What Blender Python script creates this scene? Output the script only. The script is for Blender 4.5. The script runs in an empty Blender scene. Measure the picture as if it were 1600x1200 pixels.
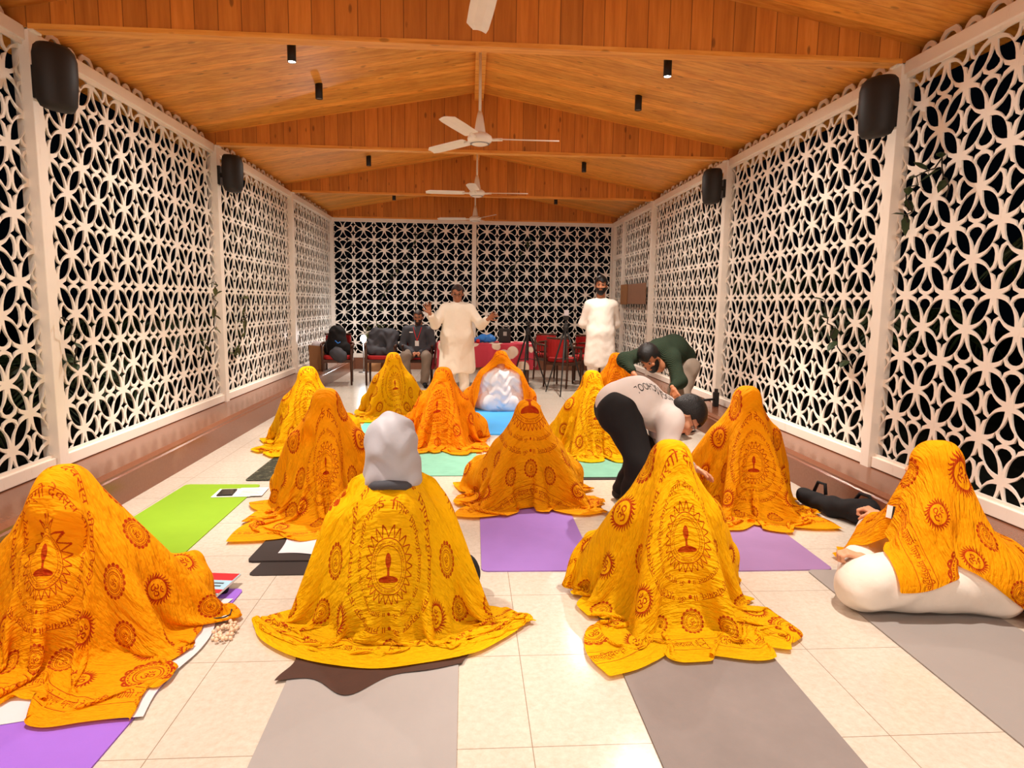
import bpy, bmesh, math, random
import numpy as np
from mathutils import Vector, Matrix, geometry
from mathutils.bvhtree import BVHTree
random.seed(7); rng = np.random.default_rng(7)
S = bpy.context.scene; COL = S.collection; PI = math.pi

# ------------------------------------------------------------ camera, world, exposure, lights
CF, CP, CY, CR, CH = 1003.8, .1256, .0668, .014, 1.42       # focal (px), pitch, yaw, roll, height
F = Vector((math.sin(CY)*math.cos(CP), math.cos(CY)*math.cos(CP), -math.sin(CP)))
Rv = Vector((math.cos(CY), -math.sin(CY), 0)); Uv = Rv.cross(F)
R2 = Rv*math.cos(CR)+Uv*math.sin(CR); U2 = Uv*math.cos(CR)-Rv*math.sin(CR)
cam = bpy.data.objects.new('camera', bpy.data.cameras.new('camera')); COL.objects.link(cam)
cam.data.sensor_width = 36; cam.data.lens = 36*CF/1600; cam.data.clip_end = 200
cam.matrix_world = Matrix((R2, U2, -F)).transposed().to_4x4(); cam.location = (0, 0, CH)
S.camera = cam
S.view_settings.view_transform = 'Standard'; S.view_settings.look = 'None'
S.view_settings.gamma = 1; S.view_settings.use_curve_mapping = False
S.view_settings.exposure = -0.3
S.cycles.max_bounces = 10; S.cycles.diffuse_bounces = 6; S.cycles.transparent_max_bounces = 8
S.cycles.sample_clamp_indirect = 6; S.cycles.use_denoising = True
S.cycles.caustics_reflective = False; S.cycles.caustics_refractive = False
W = bpy.data.worlds.new('night'); S.world = W; W.use_nodes = True
W.node_tree.nodes['Background'].inputs[0].default_value = (.02, .03, .045, 1)
W.node_tree.nodes['Background'].inputs[1].default_value = .05
WARM = (1.0, .925, .835)
def area(name, loc, rot, sx, sy, e, col=WARM):
    l = bpy.data.lights.new(name, 'AREA'); l.shape = 'RECTANGLE'; l.size = sx; l.size_y = sy; l.energy = e; l.color = col
    o = bpy.data.objects.new(name, l); COL.objects.link(o); o.location = loc; o.rotation_euler = rot; return o
area('rear_fill_light', (.1, -5.2, 1.9), (math.radians(90), 0, 0), 5.2, 2.6, 190)      # unseen soft fill, added well behind the camera to brighten screens and ceiling
CAN_Y = [-.5, .5, 2.5, 3.5, 5.6, 6.55, 8.6, 9.6, 11.7, 12.7]
LIT = {-.5: 1.15, 2.5: .72, 5.6: 1.1, 8.6: .85, 11.7: .45}
def ceil_z(x): return 3.74-abs(x-.09)*.178
def spot(loc, e, size, blend, rad=.035, col=WARM):
    l = bpy.data.lights.new('downlight_lamp', 'SPOT'); l.energy = e; l.spot_size = math.radians(size); l.spot_blend = blend
    l.shadow_soft_size = rad; l.color = col
    o = bpy.data.objects.new('downlight_lamp', l); COL.objects.link(o); o.location = loc; return o
for _y, _p in LIT.items():
    for _x in (-1.45, 1.65):
        spot((_x, _y, ceil_z(_x)-.16), 680*_p, 72, .6)
        spot((_x, _y, ceil_z(_x)-.16), 170*_p, 168, .8)

# ------------------------------------------------------------ materials
def srgb(r, g, b):
    f = lambda c: (c/255/12.92) if c/255 <= .04045 else ((c/255+.055)/1.055)**2.4
    return (f(r), f(g), f(b), 1)
class NT:
    def __init__(s, name):
        s.m = bpy.data.materials.new(name); s.m.use_nodes = True; s.t = s.m.node_tree
        s.n = s.t.nodes; s.b = s.n['Principled BSDF']; s.out = s.n['Material Output']
    def add(s, typ, **kw):
        n = s.n.new(typ)
        for k, v in kw.items():
            if k.startswith('i_'): n.inputs[k[2:].replace('_', ' ')].default_value = v
            else: setattr(n, k, v)
        return n
    def link(s, a, b): s.t.links.new(a, b)
    def math(s, op, a, b=None, c=None):
        n = s.n.new('ShaderNodeMath'); n.operation = op
        for i, v in enumerate((a, b, c)):
            if v is None: continue
            if isinstance(v, (int, float)): n.inputs[i].default_value = v
            else: s.link(v, n.inputs[i])
        return n.outputs[0]
    def mix(s, fac, a, b):
        n = s.n.new('ShaderNodeMix'); n.data_type = 'RGBA'
        for i, v in ((0, fac), (6, a), (7, b)):
            if isinstance(v, (int, float, tuple)): n.inputs[i].default_value = v
            else: s.link(v, n.inputs[i])
        return n.outputs[2]
    def coord(s, which='Object', scale=(1, 1, 1), rot=(0, 0, 0)):
        c = s.n.new('ShaderNodeTexCoord'); m = s.n.new('ShaderNodeMapping')
        m.inputs['Scale'].default_value = scale; m.inputs['Rotation'].default_value = rot
        s.link(c.outputs[which], m.inputs[0]); return m.outputs[0]
    def noise(s, vec, scale, detail=3, rough=.5, out='Fac'):
        n = s.n.new('ShaderNodeTexNoise'); n.inputs['Scale'].default_value = scale
        n.inputs['Detail'].default_value = detail; n.inputs['Roughness'].default_value = rough
        s.link(vec, n.inputs['Vector']); return n.outputs[out]
    def ramp(s, fac, stops):
        n = s.n.new('ShaderNodeValToRGB'); e = n.color_ramp.elements
        while len(e) < len(stops): e.new(.5)
        for k, (p, c) in enumerate(stops): e[k].position = p; e[k].color = c
        s.link(fac, n.inputs[0]); return n.outputs[0]
    def bump(s, h, strength=.3, dist=.01):
        n = s.n.new('ShaderNodeBump'); n.inputs['Strength'].default_value = strength; n.inputs['Distance'].default_value = dist
        s.link(h, n.inputs['Height']); s.link(n.outputs[0], s.b.inputs['Normal']); return n.outputs[0]
    def set(s, col=None, rough=.6, spec=None, metal=0):
        if col is not None:
            if isinstance(col, tuple): s.b.inputs['Base Color'].default_value = col
            else: s.link(col, s.b.inputs['Base Color'])
        s.b.inputs['Roughness'].default_value = rough; s.b.inputs['Metallic'].default_value = metal
        if spec is not None: s.b.inputs['Specular IOR Level'].default_value = spec
        return s
def mat(name, col, rough=.6, noise=.12, nscale=14, spec=.3, metal=0, bump=0, bscale=40):
    t = NT(name); v = t.coord()
    dark = tuple(c*(1-noise) for c in col[:3])+(1,)
    t.set(t.mix(t.noise(v, nscale), dark, col), rough, spec, metal)
    if bump: t.bump(t.noise(v, bscale, 4), bump, .01)
    return t.m
def emis(name, col, e):
    t = NT(name); t.set((0, 0, 0, 1), .5); t.b.inputs['Emission Color'].default_value = col; t.b.inputs['Emission Strength'].default_value = e
    return t.m
def wood_planks(name, across, along, width, cols, gloss=.45, knots=.5, line=.03, gs=1.0):
    """boards: 'across' is the axis index boards are counted along, 'along' the axis of their grain"""
    t = NT(name); c = t.coord(); sp = t.add('ShaderNodeSeparateXYZ'); t.link(c, sp.inputs[0])
    a = t.math('DIVIDE', sp.outputs[across], width); fl_ = t.math('FLOOR', a); fr = t.math('FRACT', a)
    wn = t.add('ShaderNodeTexWhiteNoise'); wn.noise_dimensions = '1D'; t.link(fl_, wn.inputs['W'])
    sc = [9.0*gs]*3; sc[along] = .7*gs
    mp = t.add('ShaderNodeMapping'); mp.inputs['Scale'].default_value = sc; t.link(c, mp.inputs[0])
    off = t.add('ShaderNodeVectorMath'); off.operation = 'ADD'; t.link(mp.outputs[0], off.inputs[0])
    cb = t.add('ShaderNodeCombineXYZ'); k = t.math('MULTIPLY', wn.outputs[0], 37.0)
    for i in range(3): t.link(k, cb.inputs[i])
    t.link(cb.outputs[0], off.inputs[1])
    g = t.noise(off.outputs[0], 3.0, 6, .62)
    base = t.ramp(g, [(.3, cols[0]), (.55, cols[1]), (.75, cols[2])])
    tone = t.math('MULTIPLY_ADD', wn.outputs[0], .3, .8)
    hs = t.add('ShaderNodeHueSaturation'); t.link(base, hs.inputs['Color']); t.link(tone, hs.inputs['Value'])
    ks = [9.0]*3; ks[along] = 3.6
    mk = t.add('ShaderNodeMapping'); mk.inputs['Scale'].default_value = ks; t.link(c, mk.inputs[0])
    vo = t.add('ShaderNodeTexVoronoi'); vo.inputs['Scale'].default_value = 1.0; t.link(mk.outputs[0], vo.inputs['Vector'])
    kn = t.ramp(vo.outputs['Distance'], [(.0, (1, 1, 1, 1)), (.09, (.9, .9, .9, 1)), (.14, (0, 0, 0, 1))])
    col = t.mix(t.math('MULTIPLY', kn, knots), hs.outputs[0], tuple(x*.22 for x in cols[0][:3])+(1,))
    ln = t.math('MAXIMUM', t.math('LESS_THAN', fr, line), t.math('GREATER_THAN', fr, 1-line))
    col = t.mix(t.math('MULTIPLY', ln, .7), col, tuple(x*.2 for x in cols[0][:3])+(1,))
    t.set(col, gloss, .35); t.bump(t.math('SUBTRACT', g, ln), .12, .004)
    return t.m
M = {}
pine = [srgb(204, 126, 42), srgb(234, 162, 68), srgb(244, 182, 92)]
pine2 = [srgb(186, 110, 36), srgb(208, 130, 48), srgb(220, 144, 62)]
M['ceil'] = wood_planks('pine_ceiling_boards', 1, 0, .115, pine, .38, .55, .012, 1.0)
M['gable'] = wood_planks('pine_gable_boards', 0, 2, .147, pine2, .5, .65, .02, .8)
M['beam'] = wood_planks('pine_beam_board', 2, 0, 9, pine, .5, .5, .0)
def white_paint():
    t = NT('white_painted_metal'); v = t.coord()
    n = t.noise(v, 1.7, 5, .6); n2 = t.noise(t.coord(scale=(3, 3, .7)), 6, 5, .7)
    c = t.mix(n, srgb(236, 226, 212), srgb(244, 237, 226)); c = t.mix(t.ramp(n2, [(.6, (0, 0, 0, 1)), (.78, (.5, .5, .5, 1))]), c, srgb(200, 184, 164))
    t.set(c, .45, .4); return t.m
M['white'] = white_paint()
def floor_mat():
    t = NT('cream_vitrified_tiles'); c = t.coord(); sp = t.add('ShaderNodeSeparateXYZ'); t.link(c, sp.inputs[0])
    ax = t.math('FRACT', t.math('DIVIDE', t.math('SUBTRACT', sp.outputs[0], .2082), 1.2022))
    ay = t.math('FRACT', t.math('DIVIDE', t.math('SUBTRACT', sp.outputs[1], 1.8974), .5416))
    lx = t.math('LESS_THAN', ax, .0028); ly = t.math('LESS_THAN', ay, .0062)
    ln = t.math('MAXIMUM', lx, ly)
    n = t.noise(c, 38, 8, .75); n2 = t.noise(t.coord(scale=(1, 3, 1)), 5, 4, .6)
    col = t.ramp(n, [(.36, srgb(186, 175, 160)), (.52, srgb(197, 187, 174)), (.66, srgb(206, 197, 184))])
    col = t.mix(t.math('MULTIPLY', n2, .35), col, srgb(190, 174, 154))
    col = t.mix(t.math('MULTIPLY', ln, .75), col, srgb(120, 100, 80))
    t.set(col, .16, .5); t.link(t.math('MULTIPLY_ADD', n, .16, .1), t.b.inputs['Roughness']); return t.m
M['floor'] = floor_mat()
def granite():
    t = NT('brown_polished_granite'); c = t.coord(); n = t.noise(c, 60, 6, .7); n2 = t.noise(c, 1.2, 4, .6)
    col = t.mix(n, srgb(104, 62, 42), srgb(132, 82, 58)); sm = t.ramp(n2, [(.6, (0, 0, 0, 1)), (.72, (.35, .35, .35, 1))])
    col = t.mix(sm, col, srgb(160, 116, 90)); t.set(col, .22, .5); return t.m
M['granite'] = granite()
M['ground'] = mat('dark_garden_soil', (.012, .014, .008, 1), .9)
M['black'] = mat('black_plastic', srgb(38, 34, 32), .55)
M['blackgrille'] = mat('black_speaker_grille', srgb(44, 38, 35), .7, .3, 300, bump=.4, bscale=500)
M['fan'] = mat('white_fan_enamel', srgb(240, 230, 216), .35)
M['lens'] = emis('lit_lamp_lens', (1, .93, .82, 1), 40)
M['lensoff'] = mat('unlit_lamp_lens', srgb(90, 80, 70), .3)
M['darkwood'] = mat('dark_brown_chair_wood', srgb(84, 52, 36), .4, .3, 30)
M['redseat'] = mat('red_upholstery', srgb(176, 34, 34), .75, .2, 60)
M['skin'] = mat('brown_skin', srgb(178, 116, 82), .5, .08); M['skin2'] = mat('tan_skin', srgb(206, 150, 116), .5, .08); M['skin3'] = mat('deep_brown_skin', srgb(164, 108, 78), .5, .08)
M['hair'] = mat('black_hair', srgb(20, 16, 15), .4, .5, 120, bump=.5, bscale=160)
M['greyhair'] = mat('dark_brown_hair', srgb(52, 34, 26), .5, .4, 120, bump=.5, bscale=160)
M['eyew'] = mat('eye_white', srgb(150, 132, 120), .3); M['iris'] = mat('dark_iris', srgb(30, 18, 12), .2)
M['kurta'] = mat('off_white_cotton', srgb(236, 226, 208), .85, .06, 30, bump=.25, bscale=22)
M['kurta2'] = mat('white_cotton', srgb(226, 216, 204), .85, .06, 30, bump=.25, bscale=22)
M['tee'] = mat('pale_grey_pink_jersey', srgb(214, 205, 200), .85, .05, 30, bump=.15, bscale=14)
M['sleeve'] = mat('heather_grey_jersey', srgb(176, 162, 150), .9, .15, 200)
M['blackcloth'] = mat('black_cotton', srgb(22, 19, 20), .85, .3, 20, bump=.2, bscale=20)
M['greytrouser'] = mat('warm_grey_trousers', srgb(134, 118, 104), .85, .1, 20, bump=.2, bscale=18)
def green_knit():
    t = NT('dark_green_ribbed_knit'); v = t.coord(); w = t.add('ShaderNodeTexWave'); w.inputs['Scale'].default_value = 26; w.inputs['Distortion'].default_value = 1.2
    w.bands_direction = 'DIAGONAL'; t.link(v, w.inputs['Vector'])
    t.set(t.mix(w.outputs['Fac'], srgb(30, 38, 28), srgb(46, 56, 42)), .95, .1); t.bump(w.outputs['Fac'], .6, .006); return t.m
M['knit'] = green_knit()
M['puffy'] = mat('white_quilted_nylon', srgb(236, 234, 238), .6, .05, 20, bump=.6, bscale=14)
M['hood'] = mat('pale_grey_nylon_hood', srgb(170, 168, 174), .55, .06, 20, bump=.35, bscale=12)
M['charcoal'] = mat('charcoal_cloth', srgb(70, 70, 76), .8, .2, 20, bump=.4, bscale=14)
M['steel'] = mat('steel', srgb(150, 146, 142), .35, metal=.8)
M['paper'] = mat('white_paper', srgb(232, 228, 224), .7)
M['kraft'] = mat('brown_kraft_paper', srgb(158, 112, 74), .8, .2, 12)
M['ply'] = mat('brown_plywood', srgb(150, 112, 88), .7, .2, 8)
M['blueplastic'] = mat('bright_blue_plastic', srgb(50, 130, 220), .4, .3, 12, bump=.6, bscale=20)
M['red'] = mat('bright_red', srgb(200, 30, 40), .5)
M['leaf'] = mat('dark_green_leaf', srgb(48, 66, 34), .5, .4, 10); M['leaf2'] = mat('olive_leaf', srgb(92, 96, 52), .5, .4, 10)
M['stem'] = mat('dark_vine_stem', srgb(46, 40, 30), .8)
def matmat(name, c, noise=.08, sc=3, rough=.75): 
    t = NT(name); v = t.coord(); n = t.noise(v, sc, 6, .65); f = t.noise(v, 220, 2)
    col = t.mix(n, tuple(x*(1-noise*2) for x in c[:3])+(1,), tuple(min(1, x*(1+noise)) for x in c[:3])+(1,)); t.set(col, rough, .25); t.bump(f, .15, .002); return t.m
M['m_green'] = matmat('lime_green_foam', srgb(130, 168, 26)); M['m_purple'] = matmat('violet_foam', srgb(146, 98, 200))
M['m_purple2'] = matmat('lilac_foam', srgb(146, 108, 180)); M['m_mauve'] = matmat('dusty_mauve_foam', srgb(146, 112, 156)); M['m_grey'] = matmat('light_taupe_foam', srgb(154, 148, 145), .06)
M['m_grey2'] = matmat('mid_grey_foam', srgb(134, 124, 120), .14); M['m_grey3'] = matmat('cool_grey_foam', srgb(146, 138, 133), .05)
M['m_teal'] = matmat('sage_teal_foam', srgb(116, 170, 146), .15, 8); M['m_mint'] = matmat('mint_green_foam', srgb(104, 222, 174)); M['m_blue'] = matmat('sky_blue_foam', srgb(70, 160, 226))
M['m_black'] = matmat('black_foam', srgb(50, 42, 40))
def camo():
    t = NT('camouflage_foam'); v = t.coord(scale=(14, 40, 1)); n = t.noise(v, 1.3, 4, .7)
    t.set(t.ramp(n, [(.42, srgb(30, 30, 24)), (.5, srgb(62, 62, 46)), (.56, srgb(26, 26, 22)), (.63, srgb(128, 124, 98))]), .8, .2); return t.m
M['m_camo'] = camo()
def tablecloth_mat():
    t = NT('red_and_white_print_cloth'); v = t.coord(); vo = t.add('ShaderNodeTexVoronoi'); vo.inputs['Scale'].default_value = 3.4; t.link(v, vo.inputs['Vector'])
    d = t.ramp(vo.outputs['Distance'], [(.0, srgb(130, 60, 60)), (.22, srgb(130, 60, 60)), (.24, srgb(220, 200, 180)), (.42, srgb(220, 200, 180)), (.44, srgb(186, 60, 76))])
    t.set(d, .85, .2); return t.m
M['tcloth'] = tablecloth_mat()

# ------------------------------------------------------------ mesh helpers
class MB:
    def __init__(s): s.v = []; s.f = []; s.mi = []; s.cur = 0
    def add(s, vs, fs):
        b = len(s.v); s.v += [tuple(v) for v in vs]; s.f += [tuple(i+b for i in f) for f in fs]; s.mi += [s.cur]*len(fs); return s
    def box(s, x0, y0, z0, x1, y1, z1):
        v = [(x, y, z) for z in (z0, z1) for y in (y0, y1) for x in (x0, x1)]
        return s.add(v, [(0, 2, 3, 1), (4, 5, 7, 6), (0, 1, 5, 4), (2, 6, 7, 3), (0, 4, 6, 2), (1, 3, 7, 5)])
    def prism(s, pts, z0, z1):
        n = len(pts); v = [(p[0], p[1], z0) for p in pts]+[(p[0], p[1], z1) for p in pts]
        return s.add(v, [tuple(range(n))[::-1], tuple(range(n, 2*n))]+[(i, (i+1) % n, n+(i+1) % n, n+i) for i in range(n)])
    def tube(s, pts, r, n=8, cap=True):
        pts = [Vector(p) for p in pts]; rs = r if isinstance(r, (list, tuple)) else [r]*len(pts); vs = []; fs = []; up = None
        for i, p in enumerate(pts):
            t = (pts[min(i+1, len(pts)-1)]-pts[max(i-1, 0)]).normalized()
            if up is None: up = t.orthogonal().normalized()
            a = (up-t*up.dot(t)); a = a.normalized() if a.length > 1e-6 else t.orthogonal().normalized(); up = a; b = t.cross(a)
            vs += [p+(a*math.cos(2*PI*k/n)+b*math.sin(2*PI*k/n))*rs[i] for k in range(n)]
        for i in range(len(pts)-1):
            for k in range(n): fs.append((i*n+k, i*n+(k+1) % n, (i+1)*n+(k+1) % n, (i+1)*n+k))
        if cap: fs += [tuple(range(n))[::-1], tuple(range((len(pts)-1)*n, len(pts)*n))]
        return s.add(vs, fs)
    def lathe(s, prof, n=24, c=(0, 0, 0)):
        vs = []; fs = []
        for r, z in prof: vs += [(c[0]+r*math.cos(2*PI*k/n), c[1]+r*math.sin(2*PI*k/n), c[2]+z) for k in range(n)]
        for i in range(len(prof)-1):
            for k in range(n): fs.append((i*n+k, i*n+(k+1) % n, (i+1)*n+(k+1) % n, (i+1)*n+k))
        fs += [tuple(range(n))[::-1], tuple(range((len(prof)-1)*n, len(prof)*n))]
        return s.add(vs, fs)
    def build(s, name, m, parent=None, smooth=False, bevel=0, loc=(0, 0, 0)):
        me = bpy.data.meshes.new(name); me.from_pydata(s.v, [], s.f); me.update()
        for mm in (m if isinstance(m, list) else [m]): me.materials.append(M[mm] if isinstance(mm, str) else mm)
        if isinstance(m, list): me.polygons.foreach_set('material_index', s.mi)
        if smooth: me.polygons.foreach_set('use_smooth', [True]*len(me.polygons))
        o = bpy.data.objects.new(name, me); COL.objects.link(o); o.parent = parent; o.location = loc
        if bevel:
            b = o.modifiers.new('bevel', 'BEVEL'); b.width = bevel; b.segments = 2; b.limit_method = 'ANGLE'
        return o
def np_mesh(name, v, quads, m, parent=None, smooth=True, tris=None):
    me = bpy.data.meshes.new(name)
    me.from_pydata(np.asarray(v, float).tolist(), [], [list(q) for q in np.asarray(quads).tolist()]+([] if tris is None else [list(q) for q in tris]))
    me.update(); me.materials.append(M[m] if isinstance(m, str) else m)
    if smooth: me.polygons.foreach_set('use_smooth', [True]*len(me.polygons))
    o = bpy.data.objects.new(name, me); COL.objects.link(o); o.parent = parent; return o
def tag(o, label=None, cat=None, group=None, kind=None):
    for k, v in (('label', label), ('category', cat), ('group', group), ('kind', kind)):
        if v: o[k] = v
    return o
def thing(name, label, cat, loc=(0, 0, 0), rz=0, group=None):
    o = bpy.data.objects.new(name, None); COL.objects.link(o); o.location = loc; o.rotation_euler = (0, 0, rz)
    o.empty_display_size = .1; return tag(o, label, cat, group)
def dup(root, loc, rz, label, group=None):
    r = root.copy(); COL.objects.link(r); r.location = loc; r.rotation_euler = (0, 0, rz); r['label'] = label
    if group: r['group'] = group
    for ch in [c for c in bpy.data.objects if c.parent == root]:
        c = ch.copy(); COL.objects.link(c); c.parent = r
        for g in [g for g in bpy.data.objects if g.parent == ch]:
            d = g.copy(); COL.objects.link(d); d.parent = c
    return r

# ------------------------------------------------------------ the hall shell
XL, XR, YB, BAY, HT = -2.844, 3.018, 13.658, 3.038, 3.11
FL, FR = -2.387, 2.63
YP = [YB-i*BAY for i in range(7)]          # post lines, back to front: 13.66 ... -4.57
Y0 = YP[-2]                                # lattice is built to here
b = MB(); b.box(XL-.3, YP[-1], -.12, XR+.3, YB+.3, 0); tag(b.build('floor', 'floor'), kind='structure')
b = MB(); b.box(-40, -30, -.5, 40, 45, -.13); tag(b.build('ground', 'ground'), kind='structure')
def kerb(name, xin, xout, h=.24):
    s = 1 if xout > xin else -1; b = MB()
    prof = [(xin, 0), (xin, h-.045), (xin+s*.012, h-.035), (xin+s*.012, h-.02), (xin+s*.05, h), (xout, h), (xout, 0)]
    n = len(prof); v = [(x, y, z) for y in (YP[-1], YB+.15) for x, z in prof]
    b.add(v, [tuple(range(n)), tuple(range(n, 2*n))[::-1]]+[(i, i+n, (i+1) % n+n, (i+1) % n) for i in range(n)])
    tag(b.build(name, 'granite'), kind='structure')
kerb('baseboard_left', FL, XL-.12); kerb('baseboard_right', FR, XR+.12)
# lattice: one square cell cut with petals, fans and stars, repeated and cut to the bay
def arc_pts(p, q, bulge, n):
    p = np.array(p); q = np.array(q); d = q-p; m = np.array([-d[1], d[0]]); t = np.linspace(0, 1, n, endpoint=False)[:, None]
    return p+d*t+m*bulge*4*t*(1-t)
def petal(p, q): 
    p = np.array(p, float); q = np.array(q, float); d = (q-p)/np.linalg.norm(q-p); a = p+d*.085; c = q-d*.085
    return np.vstack([arc_pts(a, c, .222, 8), arc_pts(c, a, .222, 8)])
def fan(node, d):
    d = np.array(d, float); n_ = np.array([-d[1], d[0]]); node = np.array(node, float)
    prof = [(.12, 0), (.19, .03), (.25, .062), (.30, .105), (.335, .142), (.378, .15), (.42, .108), (.442, .048)]
    pts = [node+d*a+n_*w for a, w in prof]+[node+d*a-n_*w for a, w in prof[::-1][:-1]]
    return np.array(pts)
def star(c, ax, ay):
    P = [(ax, 0), (.046, .046), (0, ay), (-.046, .046), (-ax, 0), (-.046, -.046), (0, -ay), (.046, -.046)]
    return [(c[0]+x, c[1]+y) for x, y in P]
P_ = .425
def build_cell():
    # origin chosen so that every hole but the stars lies inside; stars are cut as notches in the border
    # nodes at (.25,.25) and (.75,.75) in this shifted frame
    A, B = (.25, .25), (.75, .75)
    holes = []
    def wrap_add(h): holes.append(np.array(h))
    nodes = [(A[0]+i, A[1]+j) for i in (-1, 0, 1) for j in (-1, 0, 1)]+[(B[0]+i, B[1]+j) for i in (-1, 0, 1) for j in (-1, 0, 1)]
    for n1 in nodes:
        for dx, dy in ((.5, .5), (.5, -.5)): wrap_add(petal(n1, (n1[0]+dx, n1[1]+dy)))
    for i in (-1, 0, 1):
        for j in (-1, 0, 1):
            # A rows: squares centred (A.x+.5, A.y): fans vertical, belonging to B nodes above/below ; stars horizontal
            c = (A[0]+.5+i, A[1]+j)
            wrap_add(fan((c[0], c[1]+.5), (0, -1))); wrap_add(fan((c[0], c[1]-.5), (0, 1)))
            wrap_add(star((c[0]-.2, c[1]), .158, .138)); wrap_add(star((c[0]+.2, c[1]), .158, .138))
            # A columns: squares centred (A.x, A.y+.5): fans horizontal toward B nodes, stars vertical
            c = (A[0]+i, A[1]+.5+j)
            wrap_add(fan((c[0]+.5, c[1]), (-1, 0))); wrap_add(fan((c[0]-.5, c[1]), (1, 0)))
            wrap_add(star((c[0], c[1]-.2), .138, .158)); wrap_add(star((c[0], c[1]+.2), .138, .158))
    return holes
HOLES = build_cell()
def lattice_mesh(name, w, h, ox, oy, sx=1.0, thick=.012):
    """a perforated sheet w x h in the local XZ plane; holes meeting the edge are clipped"""
    w = w/sx; nx = int(w/P_)+3; ny = int(h/P_)+3
    # strips: triangulate the sheet cell by cell, so each tessellation stays small
    V = []; Fc = []; side = []
    for i in range(-1, nx):
        for j in range(-1, ny):
            x0 = (i*P_)-ox; y0 = (j*P_)-oy; cx0, cx1, cy0, cy1 = max(0, x0), min(w, x0+P_), max(0, y0), min(h, y0+P_)
            if cx1-cx0 < 1e-4 or cy1-cy0 < 1e-4: continue
            full = (cx1-cx0 > P_-1e-6) and (cy1-cy0 > P_-1e-6)
            key = None
            if full:
                if 'full' in CELLC:
                    vs, fs, sd = CELLC['full']; bb = len(V); V += [(a+x0, c+y0) for a, c in vs]; Fc += [tuple(k+bb for k in f) for f in fs]; side += [(a+bb, c+bb) for a, c in sd]; continue
            vs, fs, sd = cell_tess(cx0-x0, cx1-x0, cy0-y0, cy1-y0)
            if full: CELLC['full'] = (vs, fs, sd)
            bb = len(V); V += [(a+x0, c+y0) for a, c in vs]; Fc += [tuple(k+bb for k in f) for f in fs]; side += [(a+bb, c+bb) for a, c in sd]
    n = len(V); v3 = [(a*sx, -thick/2, c) for a, c in V]+[(a*sx, thick/2, c) for a, c in V]
    fs = Fc+[tuple(k+n for k in f[::-1]) for f in Fc]+[(a, c, c+n, a+n) for a, c in side]
    me = bpy.data.meshes.new(name); me.from_pydata(v3, [], fs); me.update(); me.materials.append(M['white']); return me
CELLC = {}
def cell_tess(x0, x1, y0, y1):
    """constrained triangulation of one (part) cell minus its holes, in metres"""
    verts = []; edges = []; hole_polys = []
    def add(poly):
        b0 = len(verts); verts.extend(Vector(p) for p in poly); n = len(poly); edges.extend((b0+i, b0+(i+1) % n) for i in range(n))
    add([(x0, y0), (x1, y0), (x1, y1), (x0, y1)])
    for hh in HOLES:
        poly = [(p[0]*P_, p[1]*P_) for p in hh]
        for ax, lim, sg in ((0, x0, 1), (0, x1, -1), (1, y0, 1), (1, y1, -1)):
            out = []; n = len(poly)
            for i in range(n):
                p, q = poly[i], poly[(i+1) % n]; dp = sg*(p[ax]-lim); dq = sg*(q[ax]-lim)
                if dp > 0: out.append(p)
                if (dp > 0) != (dq > 0): t = dp/(dp-dq); out.append((p[0]+(q[0]-p[0])*t, p[1]+(q[1]-p[1])*t))
            poly = out
            if len(poly) < 3: break
        if len(poly) < 3: continue
        a = abs(sum(poly[i][0]*poly[(i+1) % len(poly)][1]-poly[(i+1) % len(poly)][0]*poly[i][1] for i in range(len(poly))))/2
        if a < 2e-6: continue
        add(poly); hole_polys.append(np.array(poly))
    vo, eo, fo, *_ = geometry.delaunay_2d_cdt(verts, edges, [], 0, 1e-6)
    vo = [(v.x, v.y) for v in vo]; C = np.array([np.mean([vo[k] for k in f], axis=0) for f in fo]); keep = np.ones(len(fo), bool)
    keep &= (C[:, 0] > x0) & (C[:, 0] < x1) & (C[:, 1] > y0) & (C[:, 1] < y1)
    for hp in hole_polys:
        ins = np.zeros(len(C), bool); n = len(hp)
        for i in range(n):
            ax, ay = hp[i]; bx, by = hp[(i+1) % n]
            if ay == by: continue
            cnd = ((ay > C[:, 1]) != (by > C[:, 1])) & (C[:, 0] < (bx-ax)*(C[:, 1]-ay)/(by-ay)+ax); ins ^= cnd
        keep &= ~ins
    fs = [f for f, k in zip(fo, keep) if k]; cnt = {}
    for f in fs:
        for i in range(len(f)):
            a, c = f[i], f[(i+1) % len(f)]; cnt[(a, c)] = 1
    sd = []
    for (a, c) in cnt:
        if (c, a) in cnt: continue
        pa, pc = vo[a], vo[c]
        if any(abs(pa[ax]-l) < 1e-5 and abs(pc[ax]-l) < 1e-5 for ax, l in ((0, x0), (0, x1), (1, y0), (1, y1))): continue
        sd.append((c, a))
    return vo, fs, sd
ZB, ZT = .30, 3.03
side_me = lattice_mesh('lattice_panel', BAY-.09, ZT-ZB, .395, .171, .894)
def place(me, name, parent, loc, rz):
    o = bpy.data.objects.new(name, me); COL.objects.link(o); o.parent = parent; o.location = loc; o.rotation_euler = (0, 0, rz); return o
def lace(parent, y0, y1, x, s):
    b = MB(); n = max(1, round((y1-y0)/.195)); st = (y1-y0)/n
    for i in range(n):
        big = i % 2; ro, ri, hh = (.105, .072, .125) if big else (.08, .052, .10); yc = y0+(i+.5)*st; k = 9
        for q in range(k):
            a0, a1 = PI*q/k, PI*(q+1)/k
            vs = [(x+dx, yc+r*math.cos(a), HT-.01+hh*(r/ro)*math.sin(a)) for dx in (-.006, .006) for a in (a0, a1) for r in (ri, ro)]
            b.add(vs, [(0, 1, 3, 2), (4, 6, 7, 5), (0, 2, 6, 4), (1, 5, 7, 3)])
    return b.build('lace_edge', 'white', parent)
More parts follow.
